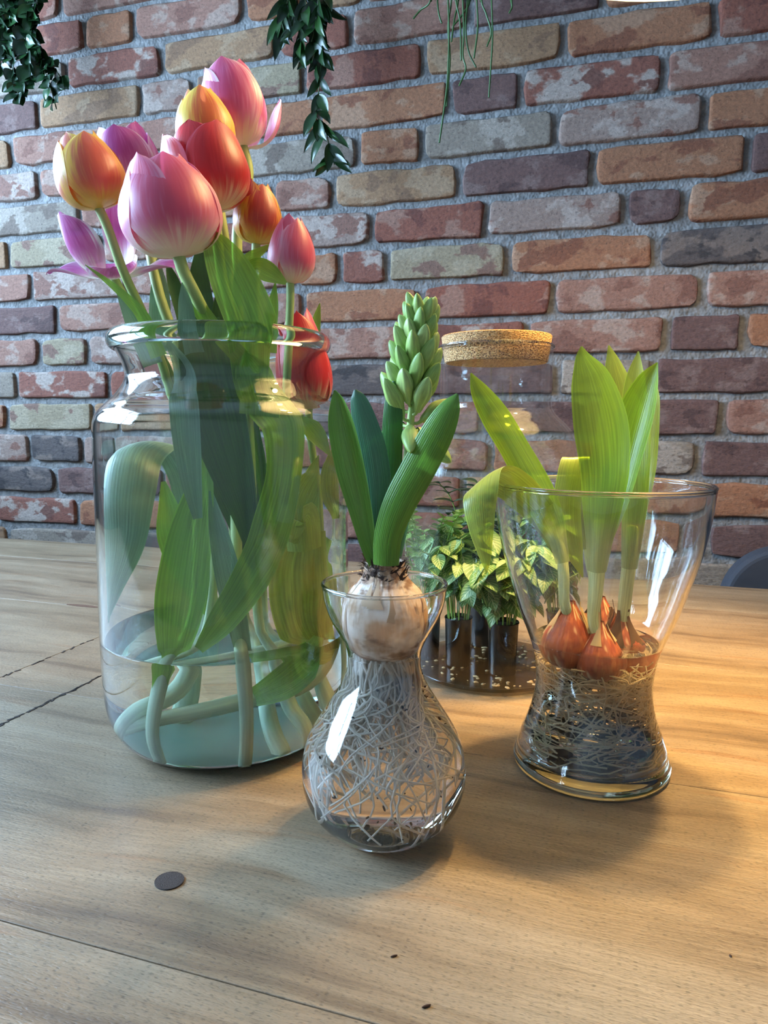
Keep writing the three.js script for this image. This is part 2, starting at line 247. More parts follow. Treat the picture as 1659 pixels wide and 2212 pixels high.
// ---------------------------------------------------------------- the table
const TABLE_TURN = -1.85 * Math.PI / 180, TABLE_AT = V(0.155, 0, -1.097);
const table = thing('dining_table', 'long dining table of pale brown planks carrying the glass vases', 'table', V(TABLE_AT.x, FLOOR, TABLE_AT.z));
table.rotation.y = TABLE_TURN;
{
  const ZS = [0, 0.15, 0.387, 0.632, 0.867, 1.12], X0 = -1.62, X1 = 0.95, TH = 0.045, r = rngOf(21);
  const plank = (x0, x1, z0, z1, mat) => {
    const e = 0.0007, c = 0.0006, s = new THREE.Shape(); s.moveTo(x0 + c, z0 + c); s.lineTo(x1 - c, z0 + c); s.lineTo(x1 - c, z1 - c); s.lineTo(x0 + c, z1 - c); s.closePath();
    const g = new THREE.ExtrudeGeometry(s, { depth: TH - 2 * e, bevelEnabled: true, bevelThickness: e, bevelSize: c * 0.55, bevelSegments: 2 });
    g.rotateX(Math.PI / 2); g.translate(0, 0.75 - e, 0);                     // shape y becomes depth z
    const p = g.attributes.position, uv = g.attributes.uv, ox = r() * 7, oy = r() * 7, fl = r() > 0.5 ? 1 : -1;
    for (let i = 0; i < p.count; i++) uv.setXY(i, p.getX(i) / 0.4 * fl + ox, (p.getZ(i) + p.getY(i)) / 0.2 + oy);
    const m = new THREE.Mesh(g, mat); m.name = numbered('plank'); m.castShadow = m.receiveShadow = true; table.add(m); return m;
  };
  ZS.slice(0, -1).forEach((z0, i) => {
    const z1 = ZS[i + 1], cuts = i === 2 ? [X0, -0.642, -0.558, X1] : i === 3 ? [X0, -0.642, -0.558, X1] : [X0, X1];
    cuts.slice(0, -1).forEach((a, k) => plank(a, cuts[k + 1], z0, z1, WOOD[(i * 2 + k) % 4]));
  });
  // the dark wooden plug let into the top
  const k = onTable(366, 1904).sub(TABLE_AT).applyAxisAngle(UP, -TABLE_TURN), kn = new THREE.CylinderGeometry(0.0074, 0.0074, 0.002, 28); kn.scale(1, 1, 0.95); kn.translate(k.x, 0.7497, k.z);
  const km = new THREE.Mesh(kn, std({ color: 0x3c2616, roughness: 0.4, bumpMap: grain, bumpScale: 0.001 })); km.name = 'knot'; km.receiveShadow = true; km.userData.label = 'dark brown round knot'; table.add(km);
  // splintered crack edges along the two cross joints
  for (const [cx, za, zb, n] of [[-0.558, 0.45, 0.90, 80], [-0.642, 0.50, 0.70, 16]]) {
    const gs = []; for (let i = 0; i < n; i++) { const z = lerp(za, zb, (i + r()) / n), l = 0.004 + r() * 0.009, w = 0.0004 + r() * 0.0007, g = new THREE.BoxGeometry(w * 2, 0.0006, l); g.rotateY((r() - 0.5) * 0.9); g.translate(cx + (r() - 0.3) * 0.0022, 0.7501, z); gs.push(g); }
    const m = new THREE.Mesh(mergeGeometries(gs), crackMat); m.name = numbered('crack'); m.userData.kind = 'stuff'; table.add(m);
  }
  { const q = onTable(180, 1309).sub(TABLE_AT).applyAxisAngle(UP, -TABLE_TURN), g = new THREE.CylinderGeometry(0.026, 0.026, 0.001, 24); g.scale(1, 1, 0.16); g.translate(q.x, 0.7499, q.z); const m = new THREE.Mesh(g, std({ color: 0x5a3a24, roughness: 0.8 })); m.name = numbered('knot'); m.userData.label = 'long dark split in the board'; table.add(m); }
  for (const [lx, lz] of [[X0 + 0.1, 0.1], [X1 - 0.1, 0.1], [X0 + 0.1, 1.02], [X1 - 0.1, 1.02]]) { const g = new THREE.BoxGeometry(0.08, 0.705, 0.08); g.translate(lx, 0.3525, lz); const m = new THREE.Mesh(g, WOOD[3]); m.name = numbered('leg'); m.castShadow = m.receiveShadow = true; table.add(m); }
}

// crumbs lying on the table
for (const [px, py, w, label] of [[1578, 2066, 0.0007, 'tiny dark crumb on the table near the lower right corner'], [851, 2067, 0.0009, 'thin brown splinter on the table below the hyacinth glass'], [921, 2176, 0.0011, 'brown splinter lying closest to the bottom edge of the table view']]) {
  const q = onTable(px, py), g = new THREE.IcosahedronGeometry(w, 1); g.scale(px > 1500 ? 0.8 : 1.9, 0.55, px > 1500 ? 1.1 : 0.5); g.rotateY(px > 1500 ? 0.4 : 0.35 + YAW); g.translate(q.x, w * 0.5, q.z); solo(px > 1500 ? 'crumb' : 'splinter', g, std({ color: 0x3a2416, roughness: 0.9 }), label, 'crumb');
}

// ---------------------------------------------------------------- glass vessels
function vessel(rows, c, wall, floorThick) {                                 // closed shell: outer profile up, inner profile down
  const top = rows[rows.length - 1], inner = [];
  for (let i = rows.length - 1; i >= 0; i--) { const [h, r] = rows[i]; if (h < floorThick) break; inner.push([h, Math.max(0, r - wall)]); }
  const rim = []; for (let k = 1; k < 6; k++) { const a = k / 6 * Math.PI; rim.push([top[0] + Math.sin(a) * wall * 0.5, top[1] - wall / 2 + Math.cos(a) * wall / 2]); }
  const fl = profileAt(rows, floorThick) - wall;
  return lathe([[0, 0], [0, rows[0][1] * 0.6], ...rows, ...rim, ...inner, [floorThick, fl * 0.97], [floorThick, 0]], c, 96);
}
function waterGeo(rows, c, wall, h0, h1, seg = 96) {
  const body = [[h0, 0]]; body.push([h0, profileAt(rows, h0) * 0.9 - wall]);
  for (let i = 1; i <= 30; i++) { const h = lerp(h0, h1, i / 30); body.push([h, profileAt(rows, h) - wall]); }
  const R = profileAt(rows, h1) - wall; body.push([h1 + 0.0006, R - 0.0008], [h1 + 0.0001, R - 0.003], [h1, 0]);
  return lathe(body, c, seg);
}
const insideOf = (rows, c, margin) => (p) => { const dx = p.x - c.x, dz = p.z - c.z, d = Math.hypot(dx, dz), m = Math.max(0.004, profileAt(rows, p.y - c.y) - margin); if (p.y > rows[rows.length - 1][0] + 0.004) return p; if (d > m) { p.x = c.x + dx * m / d; p.z = c.z + dz * m / d; } if (p.y < 0.006) p.y = 0.006; return p; };

// tall green-tinted vase of the tulips
const VT = camPoint(-0.1155, 0, -0.513);
const VT_ROWS = smoothProfile([[0, 0.060], [0.0025, 0.070], [0.009, 0.0785], [0.0215, 0.0852], [0.040, 0.0885], [0.079, 0.0895], [0.157, 0.0888], [0.218, 0.0885], [0.2335, 0.0870], [0.2412, 0.0815], [0.2488, 0.0735], [0.2575, 0.0672], [0.2645, 0.0660], [0.2720, 0.0680], [0.280, 0.0718]], 110);
const VT_WATER = 0.0800;
{
  const t = thing('tall_glass_vase', 'tall wide-bodied glass vase with thick rolled lip holding cut tulips in water', 'vase', VT);
  part('body', vessel(VT_ROWS, VT, 0.0028, 0.006), solidGlass([0.78, 0.94, 0.91], 0.02), t);
  const lip = []; for (let k = 0; k <= 24; k++) { const a = k / 24 * Math.PI * 2; lip.push([0.2862 - Math.cos(a) * 0.0062, 0.0731 + Math.sin(a) * 0.0033 * (1 + 0.25 * Math.sin(a))]); }
  part('lip', lathe(lip, VT, 110), solidGlass([0.62, 0.86, 0.82], 0.02), t);
  part('base', lathe([[0.0088, 0], [0.0086, 0.060], [0.0082, 0.070], [0.0078, 0.060], [0.0076, 0]], VT, 72), std({ color: new THREE.Color(0.22, 0.36, 0.30), roughness: 0.4, transparent: true, opacity: 0.6 }), t);
  const w = solo('vase_water', waterGeo(VT_ROWS, VT, 0.0025, 0.0057, VT_WATER), water([0.80, 0.93, 0.90], 0.16), 'clear greenish water in the bottom third of the tall tulip vase', 'water');
}
// hyacinth glass
const VH = camPoint(0.0004, 0, -0.380);
const VH_ROWS = smoothProfile([[0, 0.016], [0.0012, 0.024], [0.006, 0.0318], [0.0145, 0.0398], [0.024, 0.0444], [0.034, 0.0461], [0.044, 0.0456], [0.055, 0.0428], [0.065, 0.0372], [0.076, 0.0302], [0.086, 0.0242], [0.095, 0.0208], [0.1015, 0.0203], [0.1065, 0.0207], [0.112, 0.0228], [0.118, 0.0262], [0.126, 0.0305], [0.134, 0.0331], [0.1425, 0.0344]], 120);
const VH_WATER = 0.1035;
{
  const t = thing('hyacinth_glass', 'small clear hyacinth glass with pinched neck and round belly full of white roots', 'vase', VH);
  part('body', vessel(VH_ROWS, VH, 0.0014, 0.0016), solidGlass([0.97, 0.985, 0.97], 0.02), t);
  const rim = []; for (let k = 0; k <= 14; k++) { const a = k / 14 * Math.PI * 2; rim.push([0.1434 - Math.cos(a) * 0.0010, 0.03372 + Math.sin(a) * 0.0010]); }
  part('rim', lathe(rim, VH, 96), solidGlass([0.95, 0.97, 0.95], 0.02), t);
  solo('glass_water', waterGeo(VH_ROWS, VH, 0.0012, 0.0013, VH_WATER), water([0.97, 0.98, 0.96], 0.5), 'clear water filling the round hyacinth glass up to the bulb', 'water');
}
// waisted vase of the forced bulbs
const VR = camPoint(0.1416, 0, -0.4604);
const VR_ROWS = smoothProfile([[0, 0.0495], [0.002, 0.0512], [0.006, 0.0515], [0.012, 0.0494], [0.022, 0.0465], [0.0325, 0.0425], [0.044, 0.0394], [0.056, 0.0380], [0.066, 0.0383], [0.0785, 0.0402], [0.0905, 0.0441], [0.1075, 0.0508], [0.129, 0.0575], [0.1475, 0.0628], [0.1675, 0.0666], [0.180, 0.0682], [0.190, 0.0692]], 110);
const VR_WATER = 0.0880;
{
  const t = thing('waisted_glass_vase', 'clear waisted glass vase with flared top holding sprouting tulip bulbs', 'vase', VR);
  part('body', vessel(VR_ROWS, VR, 0.0024, 0.010), solidGlass([0.92, 0.95, 0.90], 0.02), t);
  const rim = []; for (let k = 0; k <= 14; k++) { const a = k / 14 * Math.PI * 2; rim.push([0.1912 - Math.cos(a) * 0.0016, 0.0680 + Math.sin(a) * 0.0015]); }
  part('rim', lathe(rim, VR, 110), solidGlass([0.92, 0.95, 0.90], 0.02), t);
  solo('vase_water', waterGeo(VR_ROWS, VR, 0.0021, 0.0097, VR_WATER), water([0.96, 0.93, 0.84], 0.3), 'clear water round the roots in the waisted bulb vase', 'water');
}
// jar with a cork lid
const VJ = camPoint(0.1010, 0, -0.655);
const VJ_ROWS = smoothProfile([[0, 0.073], [0.003, 0.0785], [0.010, 0.0822], [0.025, 0.0850], [0.06, 0.0858], [0.12, 0.0858], [0.17, 0.0856], [0.190, 0.0838], [0.205, 0.0795], [0.2135, 0.0755], [0.2225, 0.0708], [0.2305, 0.0638], [0.2365, 0.0572], [0.2425, 0.0525], [0.250, 0.0508], [0.284, 0.0507], [0.2985, 0.0510]], 110);
{
  const t = thing('terrarium_jar', 'big clear glass jar terrarium full of small leafy plants behind the hyacinth', 'jar', VJ);
  part('body', vessel(VJ_ROWS, VJ, 0.0026, 0.007), clear(0.975, 0.98, 0.975), t);
  const rim = []; for (let k = 0; k <= 14; k++) { const a = k / 14 * Math.PI * 2; rim.push([0.2990 - Math.cos(a) * 0.0018, 0.0502 + Math.sin(a) * 0.0020]); }
  part('rim', lathe(rim, VJ, 96), solidGlass([0.9, 0.93, 0.9], 0.02), t);
  part('base', lathe([[0.0010, 0], [0.0010, 0.071], [0.0035, 0.075], [0.0062, 0.071], [0.0065, 0]], VJ, 72), clear(0.72, 0.62, 0.46), t);
  const cr = rngOf(61), crumbs = [];
  for (let i = 0; i < 170; i++) { const a = cr() * 6.283, d = Math.sqrt(cr()) * 0.076, s = 0.0006 + cr() * 0.0014, g = new THREE.IcosahedronGeometry(s, 0); g.scale(1, 0.5, 1 + cr()); g.rotateY(cr() * 6); g.translate(VJ.x + Math.cos(a) * d, 0.0078, VJ.z + Math.sin(a) * d); crumbs.push(g); }
  solo('crumbs', mergeGeometries(crumbs), std({ color: 0xc9a877, roughness: 0.9 }), 'pale crumbs scattered over the bottom of the terrarium jar', 'crumbs', { kind: 'stuff' });
  const corkMap = texture(512, 256, true, (u, v) => { const a = fbm(u, v, 34, 17, 4, 800), b = pnoise(u * 60, v * 30, 60, 30, 820), c = pnoise(u * 90, v * 45, 90, 45, 830); let k = mix3([196, 146, 92], [228, 186, 130], sstep(-0.3, 0.4, a)); if (b > 0.28) k = mix3(k, [104, 66, 36], 0.75); if (c > 0.4) k = mix3(k, [74, 46, 26], 0.6); return k; });
  const corkBump = texture(512, 256, false, (u, v) => { const b = pnoise(u * 60, v * 30, 60, 30, 820), a = fbm(u, v, 34, 17, 4, 800); const h = 150 + a * 110 - (b > 0.28 ? 70 : 0); return [h, h, h]; });
  corkMap.repeat.set(3, 3.2); corkBump.repeat.set(3, 3.2);
  solo('cork_lid', lathe([[0.2850, 0], [0.2850, 0.0452], [0.2856, 0.0462], [0.2975, 0.0480], [0.3005, 0.0484], [0.3080, 0.0494], [0.3090, 0.0484], [0.3092, 0]], VJ, 80), std({ map: corkMap, bumpMap: corkBump, bumpScale: 0.0015, roughness: 0.9 }), 'thick round cork lid stopping the glass terrarium jar', 'lid');
}

// ---------------------------------------------------------------- cut tulips
const petalTex = (f) => { const t = texture(128, 256, true, (u, v) => { const e = Math.abs(u - 0.5) * 2, st = fbm(u, v, 40, 2, 3, 900) * 0.75 + pnoise(u * 20, v * 3, 20, 3, 910) * 0.45; return f(e, v, st); }); t.wrapS = t.wrapT = THREE.ClampToEdgeWrapping; return t; };
const PETAL = {
  orange: petalTex((e, v, s) => { let c = mix3([222, 112, 88], [234, 160, 108], sstep(0.2, 0.8, e + s * 0.5)); c = mix3(c, [248, 214, 84], sstep(0.45, 1.0, e * 0.75 + v * 0.55 + s * 0.5 - 0.12)); return mix3([226, 206, 84], c, sstep(0.02, 0.3, v + s * 0.1)); }),
  yellow: petalTex((e, v, s) => { let c = mix3([224, 120, 62], [240, 176, 66], sstep(0.15, 0.6, e + s * 0.5)); c = mix3(c, [250, 220, 90], sstep(0.35, 0.85, e * 0.8 + v * 0.4 + s * 0.5 - 0.08)); return mix3([226, 206, 84], c, sstep(0.02, 0.25, v + s * 0.1)); }),
  flame: petalTex((e, v, s) => { let c = mix3([186, 62, 44], [214, 110, 56], sstep(0.2, 0.8, e + s * 0.6)); c = mix3(c, [240, 206, 84], sstep(0.5, 1.0, e * 0.8 + v * 0.45 + s * 0.6 - 0.1)); return mix3([226, 196, 84], c, sstep(0.02, 0.35, v + s * 0.15)); }),
  pink: petalTex((e, v, s) => { let c = mix3([224, 92, 124], [234, 142, 174], sstep(0.2, 0.95, e + s * 0.7)); c = mix3(c, [244, 198, 220], 0.7 * sstep(0.75, 1.05, e + s * 0.3)); return mix3([248, 232, 210], c, sstep(0.03, 0.36, v + s * 0.14)); }),
  red: petalTex((e, v, s) => { let c = mix3([196, 30, 38], [214, 46, 52], sstep(0, 0.6, e + s)); c = mix3(c, [230, 120, 140], 0.75 * sstep(0.84, 1.02, e + s * 0.25)); return mix3([244, 224, 170], c, sstep(0.03, 0.34, v + s * 0.16)); }),
  purple: petalTex((e, v, s) => { let c = mix3([188, 72, 146], [206, 110, 172], sstep(0, 0.8, e + s)); c = mix3(c, [240, 224, 238], sstep(0.72, 1.0, e + s * 0.35)); return mix3([240, 238, 220], c, sstep(0.12, 0.5, v + s * 0.2)); }),
  rose: petalTex((e, v, s) => { let c = mix3([214, 84, 130], [232, 130, 168], sstep(0, 0.8, e + s * 0.8)); c = mix3(c, [248, 224, 222], sstep(0.62, 1.05, e * 0.8 + v * 0.3 + s * 0.4)); return mix3([250, 236, 200], c, sstep(0.02, 0.34, v + s * 0.14)); }),
};
const petalBump = texture(128, 256, false, (u, v) => { const h = 128 + fbm(u, v, 26, 2, 3, 940) * 80; return [h, h, h]; });
const petalMat = {}; for (const k in PETAL) petalMat[k] = phy({ map: PETAL[k], bumpMap: petalBump, bumpScale: 0.0002, roughness: 0.4, transmission: 0.32, thickness: 0 });
const stemMap = texture(64, 256, true, (u, v) => { const g = 226 + fbm(u, v, 8, 3, 3, 730) * 40; return [g, g, g]; });
const stemMat = phy({ map: stemMap, color: 0xffffff, vertexColors: true, roughness: 0.5 }), paleStem = stemMat;
const LM = { cool: leaf(0xa0c4a0, 0.35, 0.42), green: leaf(0xb0e060, 0.48), deep: leaf(0x5c803c, 0.34), bright: leaf(0xb4d850, 0.45), yellow: leaf(0xccdc64, 0.45), dark: leaf(0x4c7436, 0.3) };
// one petal: azimuth, length L, widest radius R, half angle, how far it leans out, tip closing, layer
function petalGeo(base, ax, ex, ez, o) {
  const { az, L, R, half, lean, close, layer, ruffle, seed } = o, nu = 14, nv = 22, ca = Math.cos(az), sa = Math.sin(az), out = ex.clone().multiplyScalar(ca).addScaledVector(ez, sa), tan = ex.clone().multiplyScalar(-sa).addScaledVector(ez, ca);
  return gridGeo(nu, nv, (u, v) => {
    const t = u * 2 - 1, s = v, body = Math.pow(Math.sin(Math.PI * lerp(0.015, close, Math.pow(s, 0.60))), 0.72) * R * layer;
    const wd = s < 0.5 ? lerp(0.62, 1, Math.sin(s * Math.PI)) : Math.pow(Math.max(0, 1 - Math.pow((s - 0.5) / 0.503, 3.0)), 0.5), th = half * wd * t;
    let r = body * (1 + 0.05 * t * t * s), h = L * (s * 0.985 + 0.02 * Math.sin(s * 3.1)) * (1 - 0.035 * t * t * s);
    r += ruffle * R * Math.sin(v * 9 + t * 4 + seed) * s * (0.3 + Math.abs(t)) ;
    let a = Math.cos(th) * r, b = Math.sin(th) * r; const y = h;
    if (lean) { const c0 = Math.cos(lean * (0.35 + 0.65 * s)), s0 = Math.sin(lean * (0.35 + 0.65 * s)), a2 = a * c0 + y * s0, y2 = -a * s0 + y * c0; return base.clone().addScaledVector(out, a2).addScaledVector(tan, b).addScaledVector(ax, y2); }
    return base.clone().addScaledVector(out, a).addScaledVector(tan, b).addScaledVector(ax, y);
  });
}
function tulip(name, label, kind, o) {
  const r = rngOf(o.seed ?? 1), base = at(o.base[0], o.base[1], o.d), tipPx = at(o.tip[0], o.tip[1], o.d), ax = tipPx.clone().sub(base), L0 = ax.length();
  ax.normalize(); const view = base.clone().sub(camera.position).normalize(); ax.addScaledVector(view, -(o.tilt ?? 0)).normalize();   // tilt: towards the camera
  const L = L0 / Math.max(0.4, Math.cos(Math.atan(o.tilt ?? 0))), R = o.half * o.d / FOCAL;
  const t = thing('tulip', label, 'tulip', o.foot ?? base.clone());
  const ex = view.clone().negate().addScaledVector(ax, view.dot(ax)).normalize(), ez = ax.clone().cross(ex).normalize();   // azimuth 0 faces the camera
  const spin = (o.spin ?? 0) * Math.PI / 180;
  for (let k = 0; k < 6; k++) {
    const outer = k >= 3, az = spin + (k % 3) * 2 * Math.PI / 3 + (outer ? 0 : Math.PI / 3), sp = o.petals?.[k] ?? {};
    if (sp.skip) continue;
    part('petal', petalGeo(base, ax, ex, ez, { az, L: L * (sp.len ?? (outer ? 0.96 : 1) + (r() - 0.5) * 0.06), R, half: (sp.half ?? (outer ? 66 : 58)) * Math.PI / 180, lean: (sp.lean ?? (o.lean ?? 0) * (outer ? 1 : 0.5) + (r() - 0.5) * 3) * Math.PI / 180, close: sp.close ?? o.close ?? 0.87, layer: outer ? 1.0 : 0.9, ruffle: 0.018, seed: r() * 9 }), petalMat[sp.kind ?? kind], t);
  }
  const rows = [[...base.clone().addScaledVector(ax, L * 0.02).toArray(), (o.stemW ?? 11) * o.d / FOCAL]];
  for (const s of o.stem) { let p = at(s[0], s[1], s[2]); p = inT(p); rows.push([...p.toArray(), (s[3] ?? o.stemW ?? 11) * s[2] / FOCAL]); }
  const sg = tube(rows, 12, Math.max(20, rows.length * 6)), pa = sg.attributes.position, ca = new Float32Array(pa.count * 3), cu = new THREE.Color(0xb4c878), cw = new THREE.Color(0xe2f2d0), ce = new THREE.Color(0xa88a50), cc = new THREE.Color();
  for (let i = 0; i < pa.count; i++) { cc.copy(cu).lerp(cw, sstep(VT_WATER + 0.03, VT_WATER - 0.02, pa.getY(i))); if (i >= pa.count - 26) cc.copy(ce); ca.set([cc.r, cc.g, cc.b], i * 3); }
  sg.setAttribute('color', new THREE.BufferAttribute(ca, 3)); part('stem', sg, stemMat, t);
  for (const [m, rowsL, opt] of o.leaves ?? []) part('leaf', leafGeo(rowsL, { inside: inT, ...opt }), LM[m], t);
  return t;
}
const inT = insideOf(VT_ROWS, VT, 0.006);

tulip('tulip', 'orange tulip with yellow petal tips, far left of the bouquet', 'orange', {
  base: [214, 452], tip: [170, 296], d: 0.47, half: 68, tilt: 0.12, spin: 20, lean: 2, seed: 3, stemW: 9.5, petals: { 0: { kind: 'yellow' } },
  stem: [[232, 490, 0.472], [268, 590, 0.478], [318, 700, 0.50], [372, 860, 0.53], [420, 1050, 0.53], [420, 1300, 0.50], [375, 1440, 0.47, 15], [352, 1560, 0.463, 14], [350, 1652, 0.462, 13]],
  leaves: [['green', [[364, 1480, 0.466, 24], [370, 1440, 0.464, 40], [378, 1390, 0.460, 74], [386, 1330, 0.459, 100], [395, 1260, 0.458, 108], [412, 1150, 0.458, 92], [436, 1040, 0.462, 50], [440, 980, 0.468, 20]], { curl: 0.3 }], ['green', [[345, 770, 0.47, 34], [312, 690, 0.462, 27], [280, 650, 0.46, 20], [235, 610, 0.458, 12], [184, 572, 0.455, 2]], {}]],
});
tulip('tulip', 'mauve-pink tulip with pale petal tips half hidden behind the big pink one', 'purple', {
  base: [292, 425], tip: [258, 276], d: 0.535, half: 64, tilt: 0.05, spin: -10, lean: 6, seed: 5, close: 0.84,
  stem: [[320, 520, 0.535], [345, 640, 0.53], [400, 800, 0.53], [430, 1000, 0.535], [445, 1250, 0.54], [440, 1440, 0.545, 16], [432, 1540, 0.55, 16]],
  leaves: [['cool', [[352, 760, 0.54, 40], [346, 700, 0.535, 44], [345, 630, 0.532, 38], [341, 560, 0.53, 6]], {}], ['dark', [[420, 760, 0.545, 40], [398, 680, 0.542, 34], [375, 610, 0.54, 26], [360, 565, 0.538, 4]], {}]],
});
tulip('tulip', 'largest tulip, closed pale pink, at the front of the bouquet', 'pink', {
  base: [386, 556], tip: [346, 338], d: 0.44, half: 103, tilt: 0.10, spin: 8, lean: 0, seed: 7, close: 0.885, stemW: 13,
  petals: { 1: { lean: 9, len: 0.86 }, 2: { lean: 3 } },
  stem: [[398, 590, 0.442], [428, 650, 0.448], [470, 740, 0.475], [505, 880, 0.50], [510, 1080, 0.50], [512, 1300, 0.48], [522, 1430, 0.455, 16], [530, 1550, 0.448, 15], [528, 1648, 0.446, 15]],
  leaves: [['cool', [[428, 1120, 0.452, 20], [414, 1040, 0.449, 44], [404, 950, 0.447, 58], [396, 860, 0.447, 60], [384, 800, 0.449, 50], [372, 755, 0.452, 26], [364, 733, 0.453, 3]], { curl: 0.4 }], ['deep', [[430, 690, 0.462, 84], [448, 800, 0.459, 112], [468, 900, 0.459, 122], [502, 1020, 0.46, 92], [530, 1120, 0.461, 52], [546, 1226, 0.462, 4]], { curl: 0.2 }], ['bright', [[520, 770, 0.455, 40], [468, 715, 0.452, 34], [430, 665, 0.45, 32], [405, 625, 0.448, 4]], {}], ['cool', [[412, 760, 0.445, 46], [406, 710, 0.443, 38], [400, 655, 0.442, 28], [394, 610, 0.441, 3]], {}], ['cool', [[528, 1420, 0.462, 34], [512, 1340, 0.458, 46], [492, 1240, 0.455, 56], [470, 1140, 0.458, 38], [455, 1060, 0.462, 8]], {}]],
});
tulip('tulip', 'wide open purple tulip with white heart, lowest at the left', 'purple', {
  base: [243, 592], tip: [214, 470], d: 0.515, half: 64, tilt: 0.38, spin: 62, seed: 9, lean: 26, close: 0.78, stemW: 9,
  petals: { 0: { lean: 4, len: 1.2, half: 62 }, 1: { lean: 70, len: 1.15, half: 50 }, 2: { lean: 52, len: 0.8 }, 3: { lean: 74, len: 1.35, half: 46 }, 4: { lean: 62, len: 0.85 }, 5: { lean: 14, len: 1.2, half: 62 } },
  stem: [[258, 622, 0.517], [285, 665, 0.52], [325, 730, 0.525], [385, 850, 0.53], [440, 1000, 0.525], [462, 1250, 0.51], [420, 1450, 0.49, 18], [330, 1520, 0.475, 18], [262, 1582, 0.47, 16]],
  leaves: [['cool', [[330, 790, 0.51, 42], [300, 720, 0.507, 40], [275, 668, 0.505, 26], [252, 632, 0.503, 2]], {}], ['cool', [[420, 1130, 0.575, 60], [398, 1030, 0.575, 78], [360, 975, 0.567, 96], [318, 960, 0.545, 112], [285, 985, 0.505, 120], [272, 1070, 0.483, 118], [268, 1170, 0.477, 92], [246, 1265, 0.475, 44], [229, 1345, 0.478, 4]], { side: -6, curl: 0.35, wave: 0.12, n: 44 }], ['green', [[462, 1330, 0.53, 30], [420, 1240, 0.535, 80], [375, 1160, 0.54, 70], [362, 1090, 0.545, 40], [352, 1040, 0.548, 10]], {}]],
});
tulip('tulip', 'golden yellow tulip flushed orange, tucked behind the red one', 'yellow', {
  base: [455, 350], tip: [428, 194], d: 0.525, half: 60, tilt: 0.02, spin: 10, lean: 0, seed: 13, close: 0.88,
  stem: [[470, 430, 0.525], [490, 560, 0.525], [500, 700, 0.525], [510, 900, 0.53], [505, 1150, 0.535], [540, 1400, 0.535], [565, 1540, 0.495, 16], [596, 1635, 0.482, 17]],
  leaves: [['dark', [[452, 760, 0.53, 66], [438, 690, 0.528, 58], [430, 610, 0.526, 44], [432, 520, 0.524, 8]], {}], ['deep', [[545, 1230, 0.50, 12], [520, 1130, 0.50, 54], [480, 1000, 0.50, 84], [455, 860, 0.50, 96], [430, 740, 0.498, 66], [415, 660, 0.497, 20]], {}]],
});
tulip('tulip', 'bright red tulip with pink petal edges in the middle of the bouquet', 'red', {
  base: [462, 456], tip: [430, 272], d: 0.478, half: 83, tilt: 0.08, spin: 38, lean: 3, seed: 17, close: 0.85,
  petals: { 5: { lean: 10 }, 4: { lean: 8 } },
  stem: [[468, 500, 0.48], [480, 600, 0.482], [510, 720, 0.485], [535, 900, 0.49], [545, 1100, 0.50], [560, 1350, 0.505], [600, 1500, 0.49, 15], [642, 1560, 0.478, 15], [680, 1612, 0.472, 15]],
  leaves: [['green', [[560, 900, 0.452, 84], [566, 800, 0.45, 94], [545, 700, 0.447, 106], [503, 600, 0.446, 96], [470, 535, 0.446, 62], [455, 500, 0.446, 16]], { curl: 0.28 }], ['green', [[430, 1402, 0.452, 22], [480, 1340, 0.445, 62], [540, 1250, 0.442, 82], [600, 1140, 0.442, 104], [634, 1030, 0.446, 98], [634, 930, 0.45, 118], [592, 850, 0.453, 122], [545, 790, 0.455, 70], [520, 760, 0.457, 8]], { curl: 0.28, n: 40 }]],
});
tulip('tulip', 'tall rose and white tulip opening at the very top of the bouquet', 'rose', {
  base: [524, 318], tip: [492, 150], d: 0.555, half: 68, tilt: 0.1, spin: -12, lean: 4, seed: 19, close: 0.84,
  petals: { 3: { lean: -2, len: 1.04 }, 4: { lean: 30, len: 0.86, half: 40 }, 5: { lean: 26, len: 0.96, half: 44 }, 1: { lean: 18, half: 40 }, 0: { lean: 0, len: 1.02 } },
  stem: [[536, 380, 0.555], [515, 480, 0.55], [512, 560, 0.548], [516, 700, 0.545], [540, 900, 0.55], [560, 1150, 0.55], [575, 1400, 0.545], [600, 1480, 0.54, 15], [620, 1540, 0.54, 14]],
  leaves: [['deep', [[560, 1150, 0.52, 20], [545, 1040, 0.52, 70], [505, 900, 0.52, 96], [482, 780, 0.522, 84], [480, 690, 0.524, 50], [478, 600, 0.526, 8]], {}]],
});
tulip('tulip', 'small tulip with yellow edges and brick-red flames, upper right of the bouquet', 'flame', {
  base: [553, 528], tip: [561, 392], d: 0.51, half: 50, tilt: 0.05, spin: 15, lean: 0, seed: 23, close: 0.9, stemW: 9,
  stem: [[552, 570, 0.51], [553, 650, 0.512], [560, 760, 0.515], [585, 950, 0.53], [600, 1150, 0.54], [620, 1400, 0.54], [640, 1500, 0.54, 14]],
  leaves: [['bright', [[512, 660, 0.505, 22], [516, 600, 0.502, 22], [535, 562, 0.50, 24], [560, 545, 0.499, 18], [582, 530, 0.498, 6]], {}], ['yellow', [[700, 1395, 0.50, 60], [668, 1370, 0.49, 120], [650, 1280, 0.485, 140], [655, 1200, 0.488, 120], [690, 1150, 0.49, 60]], { curl: 0.2 }]],
});
